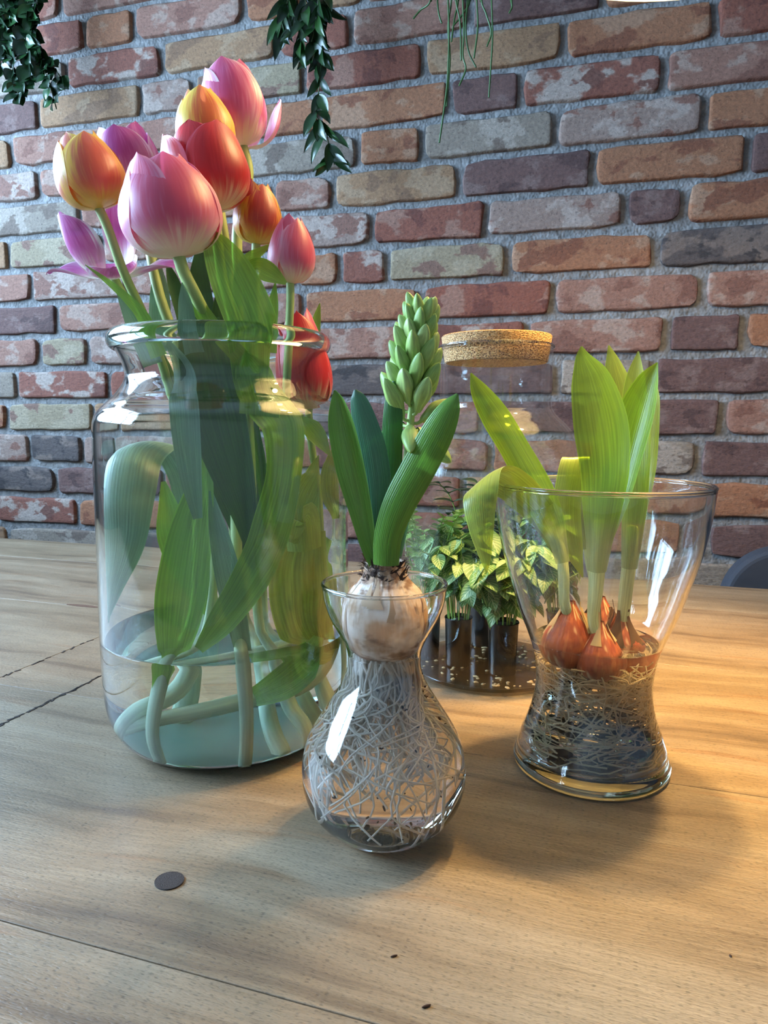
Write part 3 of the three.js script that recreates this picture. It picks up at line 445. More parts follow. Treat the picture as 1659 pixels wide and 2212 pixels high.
tulip('tulip', 'closed pale pink tulip bud on the right of the bouquet', 'pink', {
  base: [627, 613], tip: [633, 462], d: 0.475, half: 49, tilt: 0.05, spin: 30, lean: 0, seed: 29, close: 0.915, stemW: 8.5,
  stem: [[627, 650, 0.475], [624, 720, 0.478], [618, 850, 0.485], [640, 1000, 0.51], [660, 1200, 0.53], [690, 1400, 0.525], [700, 1480, 0.52, 13], [706, 1540, 0.52, 13]],
  leaves: [['bright', [[548, 690, 0.478, 20], [536, 630, 0.474, 22], [536, 592, 0.47, 30], [556, 578, 0.466, 40], [584, 590, 0.464, 40], [618, 612, 0.463, 8]], {}], ['green', [[578, 760, 0.482, 36], [584, 700, 0.48, 30], [590, 655, 0.478, 22], [595, 608, 0.477, 2]], {}], ['yellow', [[640, 1160, 0.475, 40], [655, 1080, 0.47, 64], [682, 1025, 0.468, 46], [706, 984, 0.467, 3]], {}], ['yellow', [[628, 1172, 0.455, 14], [655, 1150, 0.452, 74], [690, 1128, 0.45, 104], [720, 1150, 0.447, 112], [738, 1200, 0.446, 104]], { side: 24, curl: 0.4 }]],
});
tulip('tulip', 'drooping red and pink tulip pressed inside the vase neck', 'red', {
  base: [668, 888], tip: [640, 668], d: 0.51, half: 58, tilt: 0.0, spin: 0, lean: 0, seed: 31, close: 0.9, petals: { 0: { kind: 'pink', len: 1.02 }, 4: { len: 0.86 }, 5: { len: 0.9, lean: 4 } }, stemW: 8,
  stem: [[668, 920, 0.512], [676, 980, 0.52], [690, 1080, 0.53], [690, 1250, 0.53], [640, 1440, 0.52, 16], [510, 1495, 0.49, 18], [380, 1530, 0.475, 15], [290, 1560, 0.472, 13]],
  leaves: [['bright', [[648, 905, 0.508, 10], [680, 935, 0.50, 40], [712, 985, 0.495, 4]], {}], ['yellow', [[735, 1120, 0.51, 30], [724, 1060, 0.505, 66], [728, 1000, 0.503, 56], [742, 952, 0.502, 5]], {}], ['yellow', [[700, 1400, 0.49, 40], [690, 1330, 0.478, 110], [700, 1240, 0.47, 128], [712, 1150, 0.468, 90]], { curl: 0.2 }], ['bright', [[676, 770, 0.545, 24], [680, 720, 0.545, 22], [684, 690, 0.545, 18], [691, 655, 0.545, 2]], {}], ['green', [[540, 1490, 0.478, 40], [600, 1465, 0.472, 74], [660, 1425, 0.468, 78], [712, 1380, 0.468, 40]], { curl: 0.3 }]],
});

// ---------------------------------------------------------------- the hyacinth
const bulbMap = texture(512, 256, true, (u, v) => { const s = fbm(u, v, 26, 3, 4, 1000), b = fbm(u, v, 7, 5, 4, 1010), d = fbm(u, v, 10, 12, 4, 1020); let c = mix3([226, 204, 184], [196, 156, 122], sstep(-0.2, 0.4, b + s * 0.5)); c = mix3(c, [230, 216, 204], 0.7 * sstep(0.0, 0.4, s * 0.7 - b * 0.6 + 0.05)); c = mix3(c, [120, 80, 56], 0.75 * sstep(0.1, 0.5, d * 0.7 + 0.3 * sstep(0.62, 0.85, v) + 0.42 * sstep(0.42, 0.12, v))); return c; });
const bulbBump = texture(256, 256, false, (u, v) => { const h = 128 + fbm(u, v, 30, 4, 4, 1030) * 120 + fbm(u, v, 6, 8, 4, 1040) * 60; return [h, h, h]; });
const tunicMap = texture(512, 256, true, (u, v) => { const s = fbm(u, v, 30, 3, 4, 1100), b = fbm(u, v, 6, 4, 4, 1110); let c = mix3([176, 88, 52], [138, 56, 36], sstep(-0.2, 0.35, b + s * 0.6)); c = mix3(c, [206, 128, 80], 0.6 * sstep(0.1, 0.4, s - b * 0.3)); return mix3(c, [236, 218, 180], 0.75 * sstep(0.24, 0.42, fbm(u, v, 9, 2, 3, 1120))); });
const husk = phy({ color: 0xcfae8c, roughness: 0.8, transmission: 0.3, thickness: 0 }), darkHusk = std({ color: 0x3a271c, roughness: 0.9 });
const hyLeaf = (hex) => phy({ map: leafMap, bumpMap: leafBump, bumpScale: 0.0003, color: new THREE.Color(hex), roughness: 0.38, transmission: 0.18, thickness: 0 });
{
  const t = thing('hyacinth', 'hyacinth bulb with green unopened flower spike and strap leaves sitting in the small round glass', 'hyacinth', V(VH.x, 0.105, VH.z));
  // bulb
  const br = [[0.1020, 0.0], [0.1022, 0.0090], [0.1040, 0.0145], [0.1080, 0.0190], [0.1140, 0.0220], [0.1210, 0.0236], [0.1280, 0.0236], [0.1340, 0.0222], [0.1390, 0.0196], [0.1430, 0.0160], [0.1470, 0.0128], [0.1520, 0.0112], [0.1560, 0.0106]];
  const sm = smoothProfile(br, 40), hgBulb = gridGeo(56, 40, (u, v) => { const q = sm[Math.round(v * 40)], a = u * 2 * Math.PI, k = 1 + 0.03 * Math.sin(a * 5 + q[0] * 90) * sstep(0.1, 0.13, q[0]) + 0.02 * pnoise(u * 12, v * 9, 12, 64, 31); return V(VH.x + Math.cos(a) * q[1] * Math.min(k, 1.02), q[0], VH.z - Math.sin(a) * q[1] * Math.min(k, 1.02)); }, true);
  part('bulb', hgBulb, std({ map: bulbMap, bumpMap: bulbBump, bumpScale: 0.0012, roughness: 0.75 }), t);
  const r = rngOf(71), shreds = [], papery = [];
  for (let i = 0; i < 90; i++) { const a = r() * 6.283, h0 = 0.1455 + r() * 0.010, R = 0.0122 - (h0 - 0.1455) * 0.15 + r() * 0.0012, len = 0.004 + r() * 0.009, w = 0.0006 + r() * 0.0022, tw = (r() - 0.5) * 2.4; const rows = []; for (let k = 0; k <= 3; k++) { const s = k / 3, aa = a + tw * s * 0.5, rr = R + s * s * 0.003 * (r() + 0.2); rows.push([VH.x + Math.cos(aa) * rr, h0 + len * s * (0.4 + 0.4 * r()) - s * s * 0.002, VH.z + Math.sin(aa) * rr]); } shreds.push(gridGeo(2, 3, (u, v) => { const p = rows[Math.round(v * 3)], o = (u - 0.5) * w * (1.1 - v); return V(p[0] - Math.sin(a) * o, p[1] + o * 0.5, p[2] + Math.cos(a) * o); })); }
  part('husk_shreds', mergeGeometries(shreds), darkHusk, t, { kind: 'stuff' });
  for (let i = 0; i < 16; i++) { const a0 = i * 0.41 + r() * 0.3, h0 = 0.117 + r() * 0.020, hh = 0.006 + r() * 0.012, wd = 0.10 + r() * 0.35; papery.push(gridGeo(8, 6, (u, v) => { const e = Math.sin(u * Math.PI), h = h0 + hh * v * (0.4 + 0.6 * e), a = a0 + (u - 0.5) * wd * (1 - 0.5 * v), R = profileAt(br, h) + 0.0003 + 0.0010 * v * v * e; return V(VH.x + Math.cos(a) * R, h, VH.z + Math.sin(a) * R); })); }
  part('dry_skin', mergeGeometries(papery), husk, t);
  // leaves
  for (const [c, rows, o] of [
    [0x8cc058, [[812, 1215, 0.372, 34], [797, 1180, 0.371, 36], [778, 1100, 0.368, 50], [756, 1010, 0.364, 62], [737, 920, 0.362, 56], [729, 868, 0.362, 30], [723, 843, 0.362, 4]], { curl: 0.75 }],
    [0x5f9a78, [[815, 1215, 0.374, 40], [812, 1150, 0.373, 52], [814, 1070, 0.371, 66], [803, 980, 0.369, 68], [786, 905, 0.368, 52], [774, 862, 0.368, 34], [767, 842, 0.368, 6]], { curl: -0.3 }],
    [0x4c8838, [[838, 1210, 0.38, 40], [842, 1100, 0.379, 46], [846, 1000, 0.377, 46], [848, 920, 0.375, 44], [850, 860, 0.374, 34], [851, 823, 0.374, 6]], { curl: -0.3 }],
    [0x74ac38, [[834, 1222, 0.366, 56], [838, 1160, 0.364, 62], [862, 1090, 0.361, 72], [905, 1010, 0.358, 76], [945, 935, 0.356, 70], [972, 882, 0.355, 46], [988, 851, 0.355, 6]], { curl: -0.35 }],
    [0xa0b860, [[828, 1215, 0.388, 36], [806, 1090, 0.392, 40], [790, 1000, 0.394, 34], [784, 940, 0.395, 16], [782, 918, 0.395, 4]], { curl: 0.4 }],
    [0x70a058, [[850, 1205, 0.39, 34], [868, 1120, 0.394, 34], [880, 1060, 0.396, 20], [884, 1030, 0.396, 4]], { curl: 0.3 }],
  ]) part('leaf', leafGeo(rows, { n: 34, ...o }), hyLeaf(c), t);
  // flower spike
  const axisRows = [[838, 1200, 0.380, 9], [860, 1100, 0.381, 9], [878, 1000, 0.382, 9], [888, 900, 0.382, 8], [896, 800, 0.382, 7], [907, 720, 0.382, 5], [917, 672, 0.382, 3]].map((q) => [...at(q[0], q[1], q[2]).toArray(), q[3] * q[2] / FOCAL]);
  part('flower_stalk', tube(axisRows, 10, 40), std({ color: 0xb4cc78, roughness: 0.5 }), t);
  const budGeo = (L, R, f) => gridGeo(18, 16, (u, v) => { const a = u * 2 * Math.PI, body = v < 0.12 ? lerp(0.32, 0.55, v / 0.12) : Math.pow(Math.max(0, Math.sin(Math.PI * lerp(0.2, 1.0, Math.pow(v, 1.15)))), 0.62) * lerp(0.62, 1, sstep(0.1, 0.55, v)); const k = body * R * (1 + 0.11 * Math.cos(a * 3 + f) - 0.05 * Math.abs(Math.cos(a * 1.5 + f)) * v); const bend = 0.12 * L * v * v; return V(Math.cos(a) * k + bend, v * L, Math.sin(a) * k); }, true);
  const bud0 = [budGeo(0.0172, 0.0034, 0), budGeo(0.0160, 0.0032, 1), budGeo(0.0152, 0.0035, 2)];
  const budMats = [0xbcdc7c, 0xb0d474, 0xcae48c].map((c) => phy({ map: leafMap, color: new THREE.Color(c), roughness: 0.45 }));
  const NB = 50; for (let i = 0; i < NB; i++) {
    const s = i / (NB - 1), q = spline(axisRows, lerp(0.42, 0.895, Math.pow(s, 0.92))), p = V(q[0], q[1], q[2]), az = i * 2.39996 + 0.4, grow = lerp(1.42, 0.95, s);
    const spread = s < 0.12 ? 0.9 : lerp(0.44, 0.22, s), dir = V(Math.cos(az), 0, Math.sin(az)), axis = dir.clone().multiplyScalar(Math.sin(spread)).addScaledVector(UP, s < 0.09 ? -0.35 : Math.cos(spread)).normalize();
    const foot = p.clone().addScaledVector(dir, lerp(0.0062, 0.0026, s)).addScaledVector(UP, 0.001);
    const g = bud0[i % 3].clone(); g.scale(grow, grow, grow); const qn = new THREE.Quaternion().setFromUnitVectors(UP, axis); g.rotateY(az * -1); g.applyQuaternion(qn); g.translate(foot.x, foot.y, foot.z);
    const st = tube([[...p.toArray(), 0.0009], [...p.clone().lerp(foot, 0.6).addScaledVector(UP, -0.001).toArray(), 0.0009], [...foot.clone().addScaledVector(axis, 0.001).toArray(), 0.0012]], 6, 5);
    const b = part('bud', g, budMats[(i * 7) % 3], t); part('pedicel', st, budMats[2], b);
  }
  // roots
  const rr = rngOf(83), roots = []; const cav = insideOf(VH_ROWS, VH, 0.0032);
  for (let i = 0; i < 230; i++) {
    const a = rr() * 6.283, a2 = a + (rr() - 0.5) * 3.4, bot = lerp(0.012, 0.075, Math.pow(rr(), 1.1)), R = 0.004 + Math.sqrt(rr()) * 0.0125, w = 0.0005 + rr() * 0.00045, rows = [[VH.x + Math.cos(a) * R, 0.1045, VH.z + Math.sin(a) * R, w * 1.2]];
    const n = 5, far = 0.4 + rr() * 0.58, lean = (rr() - 0.62) * 0.016; for (let k = 1; k <= n; k++) { const s = k / n, h = lerp(0.101, bot, s) + (k === n ? (rr() - 0.3) * 0.012 : 0), mx = profileAt(VH_ROWS, h) - 0.004, ang = lerp(a, a2, s * s) + (rr() - 0.5) * 1.0, d = lerp(R, mx * far, sstep(0.1, 0.9, s)) + (rr() - 0.5) * 0.012 * s, p = cav(V(VH.x + Math.cos(ang) * d + lean * s, h, VH.z + Math.sin(ang) * d)); rows.push([p.x, p.y, p.z, w * lerp(1, 0.7, s)]); }
    roots.push(tube(rows, 5, 16));
  }
  part('roots', mergeGeometries(roots), phy({ color: new THREE.Color(0.99, 0.91, 0.79), roughness: 0.5, transmission: 0.35, thickness: 0 }), t, { kind: 'stuff', label: 'tangle of white roots' });
  const bits = []; for (let i = 0; i < 190; i++) { const low = rr() < 0.55, h = low ? 0.0035 + rr() * 0.004 : 0.01 + rr() * 0.085, a = rr() * 6.283, d = (profileAt(VH_ROWS, h) - 0.0035) * Math.sqrt(rr()), s = 0.0002 + rr() * 0.00045, g = new THREE.IcosahedronGeometry(s, 0); g.scale(1, 0.6 + rr(), 1 + rr() * 2); g.rotateX(rr() * 6); g.rotateZ(rr() * 6); g.translate(VH.x + Math.cos(a) * d, h, VH.z + Math.sin(a) * d); bits.push(g); }
  solo('root_debris', mergeGeometries(bits), std({ color: 0x2a1c14, roughness: 0.9 }), 'dark specks of bulb skin drifting among the white hyacinth roots', 'debris', { kind: 'stuff' });
}

// ---------------------------------------------------------------- forced tulip bulbs in the waisted vase
{
  const inR = insideOf(VR_ROWS, VR, 0.0042), tunic = std({ map: tunicMap, bumpMap: bulbBump, bumpScale: 0.0008, roughness: 0.42 });
  const SHEATH = new THREE.Color(0xd6e2b0), sheath = (hex, a = 0.10, b = 0.30) => { const c1 = new THREE.Color(hex), q = new THREE.Color(); return (u, v) => { q.copy(SHEATH).lerp(c1, sstep(a, b, v)); return [q.r, q.g, q.b]; }; };
  const LF = (hex) => ({ hex, m: LFM }), LFM = phy({ map: leafMap, bumpMap: leafBump, bumpScale: 0.0002, vertexColors: true, color: 0xffffff, roughness: 0.36, transmission: 0.58, thickness: 0 });
  const shootMat = phy({ map: leafMap, color: 0xd6e2b0, roughness: 0.5 }), fresh = LF(0xd2f64a), freshB = LF(0xe6fa72), freshD = LF(0xc4ee48);
  const root = phy({ color: new THREE.Color(0.98, 0.80, 0.50), roughness: 0.6, transmission: 0.3, thickness: 0 });
  let seed = 0;
  function bulbPlant(label, o) {
    const R = o.bulb[3] * o.bulb[2] / FOCAL, c = insideOf(VR_ROWS, VR, R * 1.12 + 0.0035)(at(o.bulb[0], o.bulb[1], o.bulb[2])), H = R * 2.3, t = thing('tulip_bulb', label, 'bulb', V(c.x, c.y - H * 0.45, c.z)), r = rngOf(200 + ++seed);
    const pr = smoothProfile([[-0.46, 0], [-0.44, 0.45], [-0.34, 0.82], [-0.15, 1], [0.05, 0.95], [0.25, 0.68], [0.42, 0.38], [0.56, 0.19], [0.62, 0.14]], 26);
    const lean = V(o.lean ?? 0, 0, 0);
    part('bulb', gridGeo(36, 26, (u, v) => { const q = pr[Math.round(v * 26)], a = u * 2 * Math.PI, k = R * q[1] * (1 + 0.06 * Math.cos(a * 2 + seed) + 0.03 * Math.sin(a * 5 + seed)); return V(c.x + Math.cos(a) * k + lean.x * q[0] * H, c.y + q[0] * H, c.z + Math.sin(a) * k); }, true), tunic, t);
    const sk = []; for (let i = 0; i < 5; i++) { const a0 = r() * 6.283, wd = 0.5 + r() * 0.7, h0 = -0.1 + r() * 0.4, hh = 0.35 + r() * 0.3; sk.push(gridGeo(6, 6, (u, v) => { const h = h0 + hh * v, a = a0 + (u - 0.5) * wd * (1 - 0.7 * v), k = R * (profileAt(pr, Math.min(h, 0.6)) + 0.05 + 0.16 * v * v); return V(c.x + Math.cos(a) * k, c.y + h * H, c.z + Math.sin(a) * k); })); }
    part('dry_skin', mergeGeometries(sk), seed % 2 ? phy({ color: 0xd8b98a, roughness: 0.7, transmission: 0.3, thickness: 0 }) : std({ color: 0x4a2c1c, roughness: 0.7 }), t);
    const rows = o.stem.map((q) => [...at(q[0], q[1], q[2]).toArray(), q[3] * q[2] / FOCAL / 2]); rows.unshift([c.x, c.y + H * 0.3, c.z, rows[0][3]]);
    part('shoot', tube(rows, 12, 30), shootMat, t);
    for (const [m, l, opt] of o.leaves) part('leaf', leafGeo(l, { n: 40, m: 12, color: sheath(m.hex, opt.pale ?? 0.08, (opt.pale ?? 0.08) + 0.2), ...opt }), m.m, t);
    return t;
  }
  bulbPlant('sprouting tulip bulb at the left of the waisted vase, one leaf drooping over the rim', {
    bulb: [1214, 1378, 0.446, 58], stem: [[1220, 1300, 0.446, 24], [1218, 1240, 0.447, 25], [1213, 1190, 0.452, 22], [1204, 1160, 0.456, 14]],
    leaves: [[fresh, [[1216, 1215, 0.4405, 30, 0, -0.9], [1205, 1165, 0.443, 40, 0, -0.5], [1190, 1125, 0.449, 60, 0, 0.1], [1160, 1060, 0.455, 70], [1115, 975, 0.462, 62], [1070, 900, 0.468, 60], [1036, 845, 0.472, 38], [1017, 806, 0.474, 3]], { curl: 0.55 }],
      [freshB, [[1214, 1205, 0.455, 24], [1185, 1130, 0.455, 60], [1140, 1075, 0.448, 72], [1090, 1036, 0.438, 78], [1052, 1032, 0.424, 78], [1036, 1070, 0.413, 76], [1040, 1140, 0.409, 56], [1049, 1205, 0.409, 26], [1051, 1238, 0.41, 3]], { curl: 0.3, side: 38, n: 48 }]],
  });
  bulbPlant('sprouting tulip bulb at the back of the waisted vase, pale leaf folded over', {
    bulb: [1304, 1352, 0.490, 54], stem: [[1290, 1290, 0.489, 18], [1275, 1220, 0.488, 20], [1264, 1165, 0.490, 16]],
    leaves: [[freshB, [[1266, 1185, 0.4835, 24, 0, -0.8], [1255, 1110, 0.484, 46], [1250, 1040, 0.485, 56], [1248, 998, 0.480, 56], [1243, 992, 0.474, 56], [1234, 1030, 0.470, 60], [1226, 1100, 0.468, 60], [1238, 1180, 0.468, 44], [1259, 1246, 0.469, 3]], { side: 6, curl: 0.2, n: 48 }],
      [freshB, [[1264, 1165, 0.490, 24], [1290, 1060, 0.492, 52], [1325, 940, 0.492, 72], [1336, 860, 0.490, 68], [1326, 795, 0.489, 38], [1315, 746, 0.488, 3]], { curl: 0.4 }]],
  });
  bulbPlant('sprouting tulip bulb at the front of the waisted vase with the broadest upright leaf', {
    bulb: [1296, 1412, 0.437, 52], stem: [[1282, 1340, 0.438, 26], [1287, 1270, 0.438, 32], [1292, 1200, 0.441, 36], [1297, 1130, 0.447, 34]],
    leaves: [[fresh, [[1289, 1235, 0.4295, 40, 0, -0.9], [1295, 1160, 0.4285, 60, 0, -0.75], [1301, 1090, 0.430, 84, 0, -0.3], [1306, 1010, 0.432, 102], [1297, 915, 0.432, 112], [1277, 825, 0.432, 84], [1260, 775, 0.433, 36], [1256, 748, 0.433, 3]], { curl: 0.32 }],
      [freshD, [[1300, 1170, 0.446, 40], [1328, 1070, 0.447, 64], [1352, 970, 0.447, 74], [1374, 890, 0.446, 74], [1398, 825, 0.445, 46], [1420, 783, 0.445, 3]], { curl: 0.6 }]],
  });
  bulbPlant('sprouting tulip bulb at the right of the waisted vase with slender upright leaves', {
    bulb: [1376, 1396, 0.464, 58], stem: [[1346, 1330, 0.461, 28], [1354, 1260, 0.461, 30], [1361, 1200, 0.463, 30], [1366, 1140, 0.466, 26]],
    leaves: [[freshB, [[1359, 1228, 0.4535, 34, 0, -0.9], [1365, 1160, 0.4525, 44, 0, -0.7], [1371, 1090, 0.453, 52, 0, -0.2], [1374, 1030, 0.454, 54], [1376, 950, 0.456, 54], [1371, 890, 0.457, 40], [1368, 850, 0.458, 10]], { curl: 0.4 }],
      [freshB, [[1368, 1130, 0.464, 40], [1374, 1000, 0.468, 56], [1372, 900, 0.470, 58], [1372, 820, 0.471, 40], [1379, 759, 0.471, 3]], { curl: 0.4 }],
      [freshB, [[1370, 1130, 0.462, 40], [1388, 1020, 0.462, 52], [1400, 930, 0.462, 44], [1411, 860, 0.462, 26], [1415, 825, 0.462, 3]], { curl: 0.5 }]],
  });
  // the matted roots, one tangle
  const r = rngOf(311), g = []; for (let i = 0; i < 430; i++) {
    const top = i % 3 === 0, w = 0.00034 + r() * 0.00034, rows = [], swirl = (r() - 0.5) * 1.4, drop = top ? 0.35 + r() * 0.9 : (r() - 0.4) * 0.9; let h = top ? 0.070 + r() * 0.010 : 0.014 + Math.pow(r(), 0.9) * 0.060, ang = r() * 6.283, d = (profileAt(VR_ROWS, h) - 0.005) * Math.sqrt(0.1 + 0.9 * r());
    for (let k = 0; k <= 6; k++) { const p = inR(V(VR.x + Math.cos(ang) * d, clamp(h, 0.0125, 0.082), VR.z + Math.sin(ang) * d)); rows.push([p.x, p.y, p.z, w]); h -= drop * 0.007 * (0.4 + r()) + (r() - 0.5) * 0.006; ang += swirl * 0.45 + (r() - 0.5) * 0.5; d = clamp(d + (r() - 0.42) * 0.012, 0.003, 0.05); }
    g.push(tube(rows, 4, 14));
  }
  solo('bulb_roots', mergeGeometries(g), root, 'matted tan roots of the tulip bulbs filling the waist and foot of the vase', 'roots', { kind: 'stuff' });
  const soil = []; for (let i = 0; i < 130; i++) { const h = 0.0125 + Math.pow(r(), 1.3) * 0.055, a = r() * 6.283, d = (profileAt(VR_ROWS, h) - 0.014) * Math.sqrt(r()), s = 0.0010 + r() * 0.0034, q = new THREE.IcosahedronGeometry(s, 0); q.scale(1 + r(), 0.7, 1 + r()); q.rotateY(r() * 6); q.translate(VR.x + Math.cos(a) * d, h, VR.z + Math.sin(a) * d); soil.push(q); }
  solo('root_soil', mergeGeometries(soil), std({ color: 0x4a3524, roughness: 0.95 }), 'dark soil crumbs caught in the matted bulb roots', 'soil', { kind: 'stuff' });
}

// ---------------------------------------------------------------- small plants in the jar
{
  const inJ = insideOf(VJ_ROWS, VJ, 0.005);
  const fitMap = texture(256, 256, true, (u, v) => {
    const e = Math.abs(u - 0.5) * 2, mid = Math.exp(-Math.pow(e / 0.07, 2)), q = v * 7.5 - e * 2.2, side = Math.exp(-Math.pow((q - Math.round(q)) / 0.11, 2)) * sstep(1.02, 0.7, e), q2 = (v * 15 + e * 5.2), fine = Math.exp(-Math.pow((q2 - Math.round(q2)) / 0.12, 2)) * 0.4 * sstep(0.2, 0.5, e);
    return mix3([84, 134, 54], [214, 222, 160], clamp(Math.max(mid, side, fine)));
  });
  const fit = phy({ map: fitMap, roughness: 0.5, transmission: 0.3, thickness: 0, side: THREE.DoubleSide }), small = leaf(0xb4d858, 0.45), darkLeaf = leaf(0x4a7048, 0.25), redLeaf = leaf(0xa8483c, 0.25), potMat = phy({ color: 0x14110e, roughness: 0.25, specularIntensity: 0.7 }), soilMat = std({ color: 0x241a12, roughness: 1 }), stemG = std({ color: 0x7a9a3c, roughness: 0.6 });
  const leafTemplate = (L, W, bend) => gridGeo(6, 10, (u, v) => { const t = u * 2 - 1, w = W * Math.pow(Math.sin(Math.PI * Math.pow(v, 0.8)), 0.8) * (v < 0.02 ? 0.2 : 1); return V(t * w, bend * -L * v * v * 0.6 + 0.16 * W * t * t, L * v); });
  const place = (L, W, bend, p, az, pitch, roll) => { const g = leafTemplate(L, W, bend); g.rotateZ(roll); g.rotateX(-pitch); g.rotateY(az); g.translate(p.x, p.y, p.z); const a = g.attributes.position; for (let i = 0; i < a.count; i++) { const q = inJ(V(a.getX(i), a.getY(i), a.getZ(i))); a.setXYZ(i, q.x, q.y, q.z); } g.computeVertexNormals(); return g; };
  function potted(name, label, o) {
    const c0 = at(o.px, o.py, o.d), c = V(c0.x, 0.0072, c0.z), t = thing(name, label, 'plant', c, undefined), r = rngOf(o.seed), R = o.R ?? 0.0135, H = o.H ?? 0.042;
    part('pot', lathe([[0, 0], [0, R * 0.86], [0.001, R * 0.9], [H, R], [H + 0.001, R * 1.05], [H + 0.002, R * 1.02], [H, R * 0.92], [H - 0.003, R * 0.9]], c, 28), potMat, t);
    part('soil', lathe([[H - 0.003, R * 0.92], [H - 0.001, R * 0.6], [H, 0]], c, 20), soilMat, t);
    for (let s = 0; s < o.stems; s++) {
      const az = (s + r() * 0.7) / o.stems * 6.283 + (o.turn ?? 0), reach = o.spread * (0.35 + 0.65 * r()), top = o.h * (0.55 + 0.45 * r()), pts = [];
      for (let k = 0; k <= 5; k++) { const q = k / 5, dd = reach * q * (0.6 + 0.4 * q), p = inJ(V(c.x + Math.cos(az) * (dd + R * 0.75) + (o.drift?.[0] ?? 0) * q, c.y + H + top * Math.sin(q * (o.droop ?? 1.5)) , c.z + Math.sin(az) * (dd + R * 0.75) + (o.drift?.[1] ?? 0) * q)); pts.push([p.x, p.y, p.z, lerp(0.0007, 0.0005, q)]); }
      const st = part('stem', tube(pts, 6, 14), stemG, t);
      const nn = o.nodes; for (let k = 1; k <= nn; k++) { const q = lerp(o.from ?? 0.25, 1, k / nn), b = spline(pts, q), p = V(b[0], b[1], b[2]), a0 = r() * 6.283; for (let side = 0; side < (o.per ?? 2); side++) { const L = o.L * (0.7 + 0.5 * r()) * (q > 0.9 ? 0.8 : 1); part('leaf', place(L, L * (o.wide ?? 0.36), o.bend ?? 0.8, p, a0 + side * Math.PI + (r() - 0.5) * 0.7, o.pitch !== undefined ? o.pitch + (r() - 0.5) * 0.6 : 0.3 + (r() - 0.5) * 0.9, (r() - 0.5) * 0.8), (r() < (o.odd ?? 0) ? o.oddMat : o.mat), st); } }
    }
    return t;
  }
  potted('fittonia', 'white-veined fittonia in a black plug pot, nearest the front of the jar', { px: 1086, py: 1400, d: 0.618, seed: 401, stems: 17, from: 0.06, spread: 0.036, h: 0.082, nodes: 7, L: 0.023, mat: fit, R: 0.0135, H: 0.046, droop: 2.3, pitch: -0.15 });
  potted('fittonia', 'white-veined fittonia in a black plug pot behind the hyacinth leaf', { px: 990, py: 1370, d: 0.64, seed: 402, stems: 16, from: 0.06, spread: 0.036, h: 0.088, nodes: 7, L: 0.021, mat: fit, R: 0.0125, H: 0.044, droop: 2.3, pitch: -0.2 });
  potted('fittonia', 'fittonia with pinkish leaves at the right inside the jar', { px: 1190, py: 1370, d: 0.66, seed: 403, stems: 16, from: 0.06, spread: 0.038, h: 0.098, nodes: 7, L: 0.023, mat: fit, odd: 0.2, oddMat: redLeaf, R: 0.0125, H: 0.044, droop: 2.3, pitch: -0.15 });
  potted('creeping_jenny', 'bright green small round-leaved plant at the left inside the jar', { px: 925, py: 1370, d: 0.66, seed: 404, stems: 16, spread: 0.036, h: 0.104, nodes: 10, L: 0.0105, wide: 0.46, mat: small, R: 0.0115, H: 0.044, droop: 1.45, pitch: 0.4, bend: 0.3 });
  potted('leafy_houseplant', 'dark glossy leaved plant at the back of the jar', { px: 1040, py: 1340, d: 0.70, seed: 405, stems: 11, spread: 0.04, h: 0.128, nodes: 6, L: 0.019, wide: 0.34, mat: darkLeaf, R: 0.0125, H: 0.044, odd: 0.25, oddMat: small, droop: 1.4, pitch: 0.5, from: 0.4 });
}

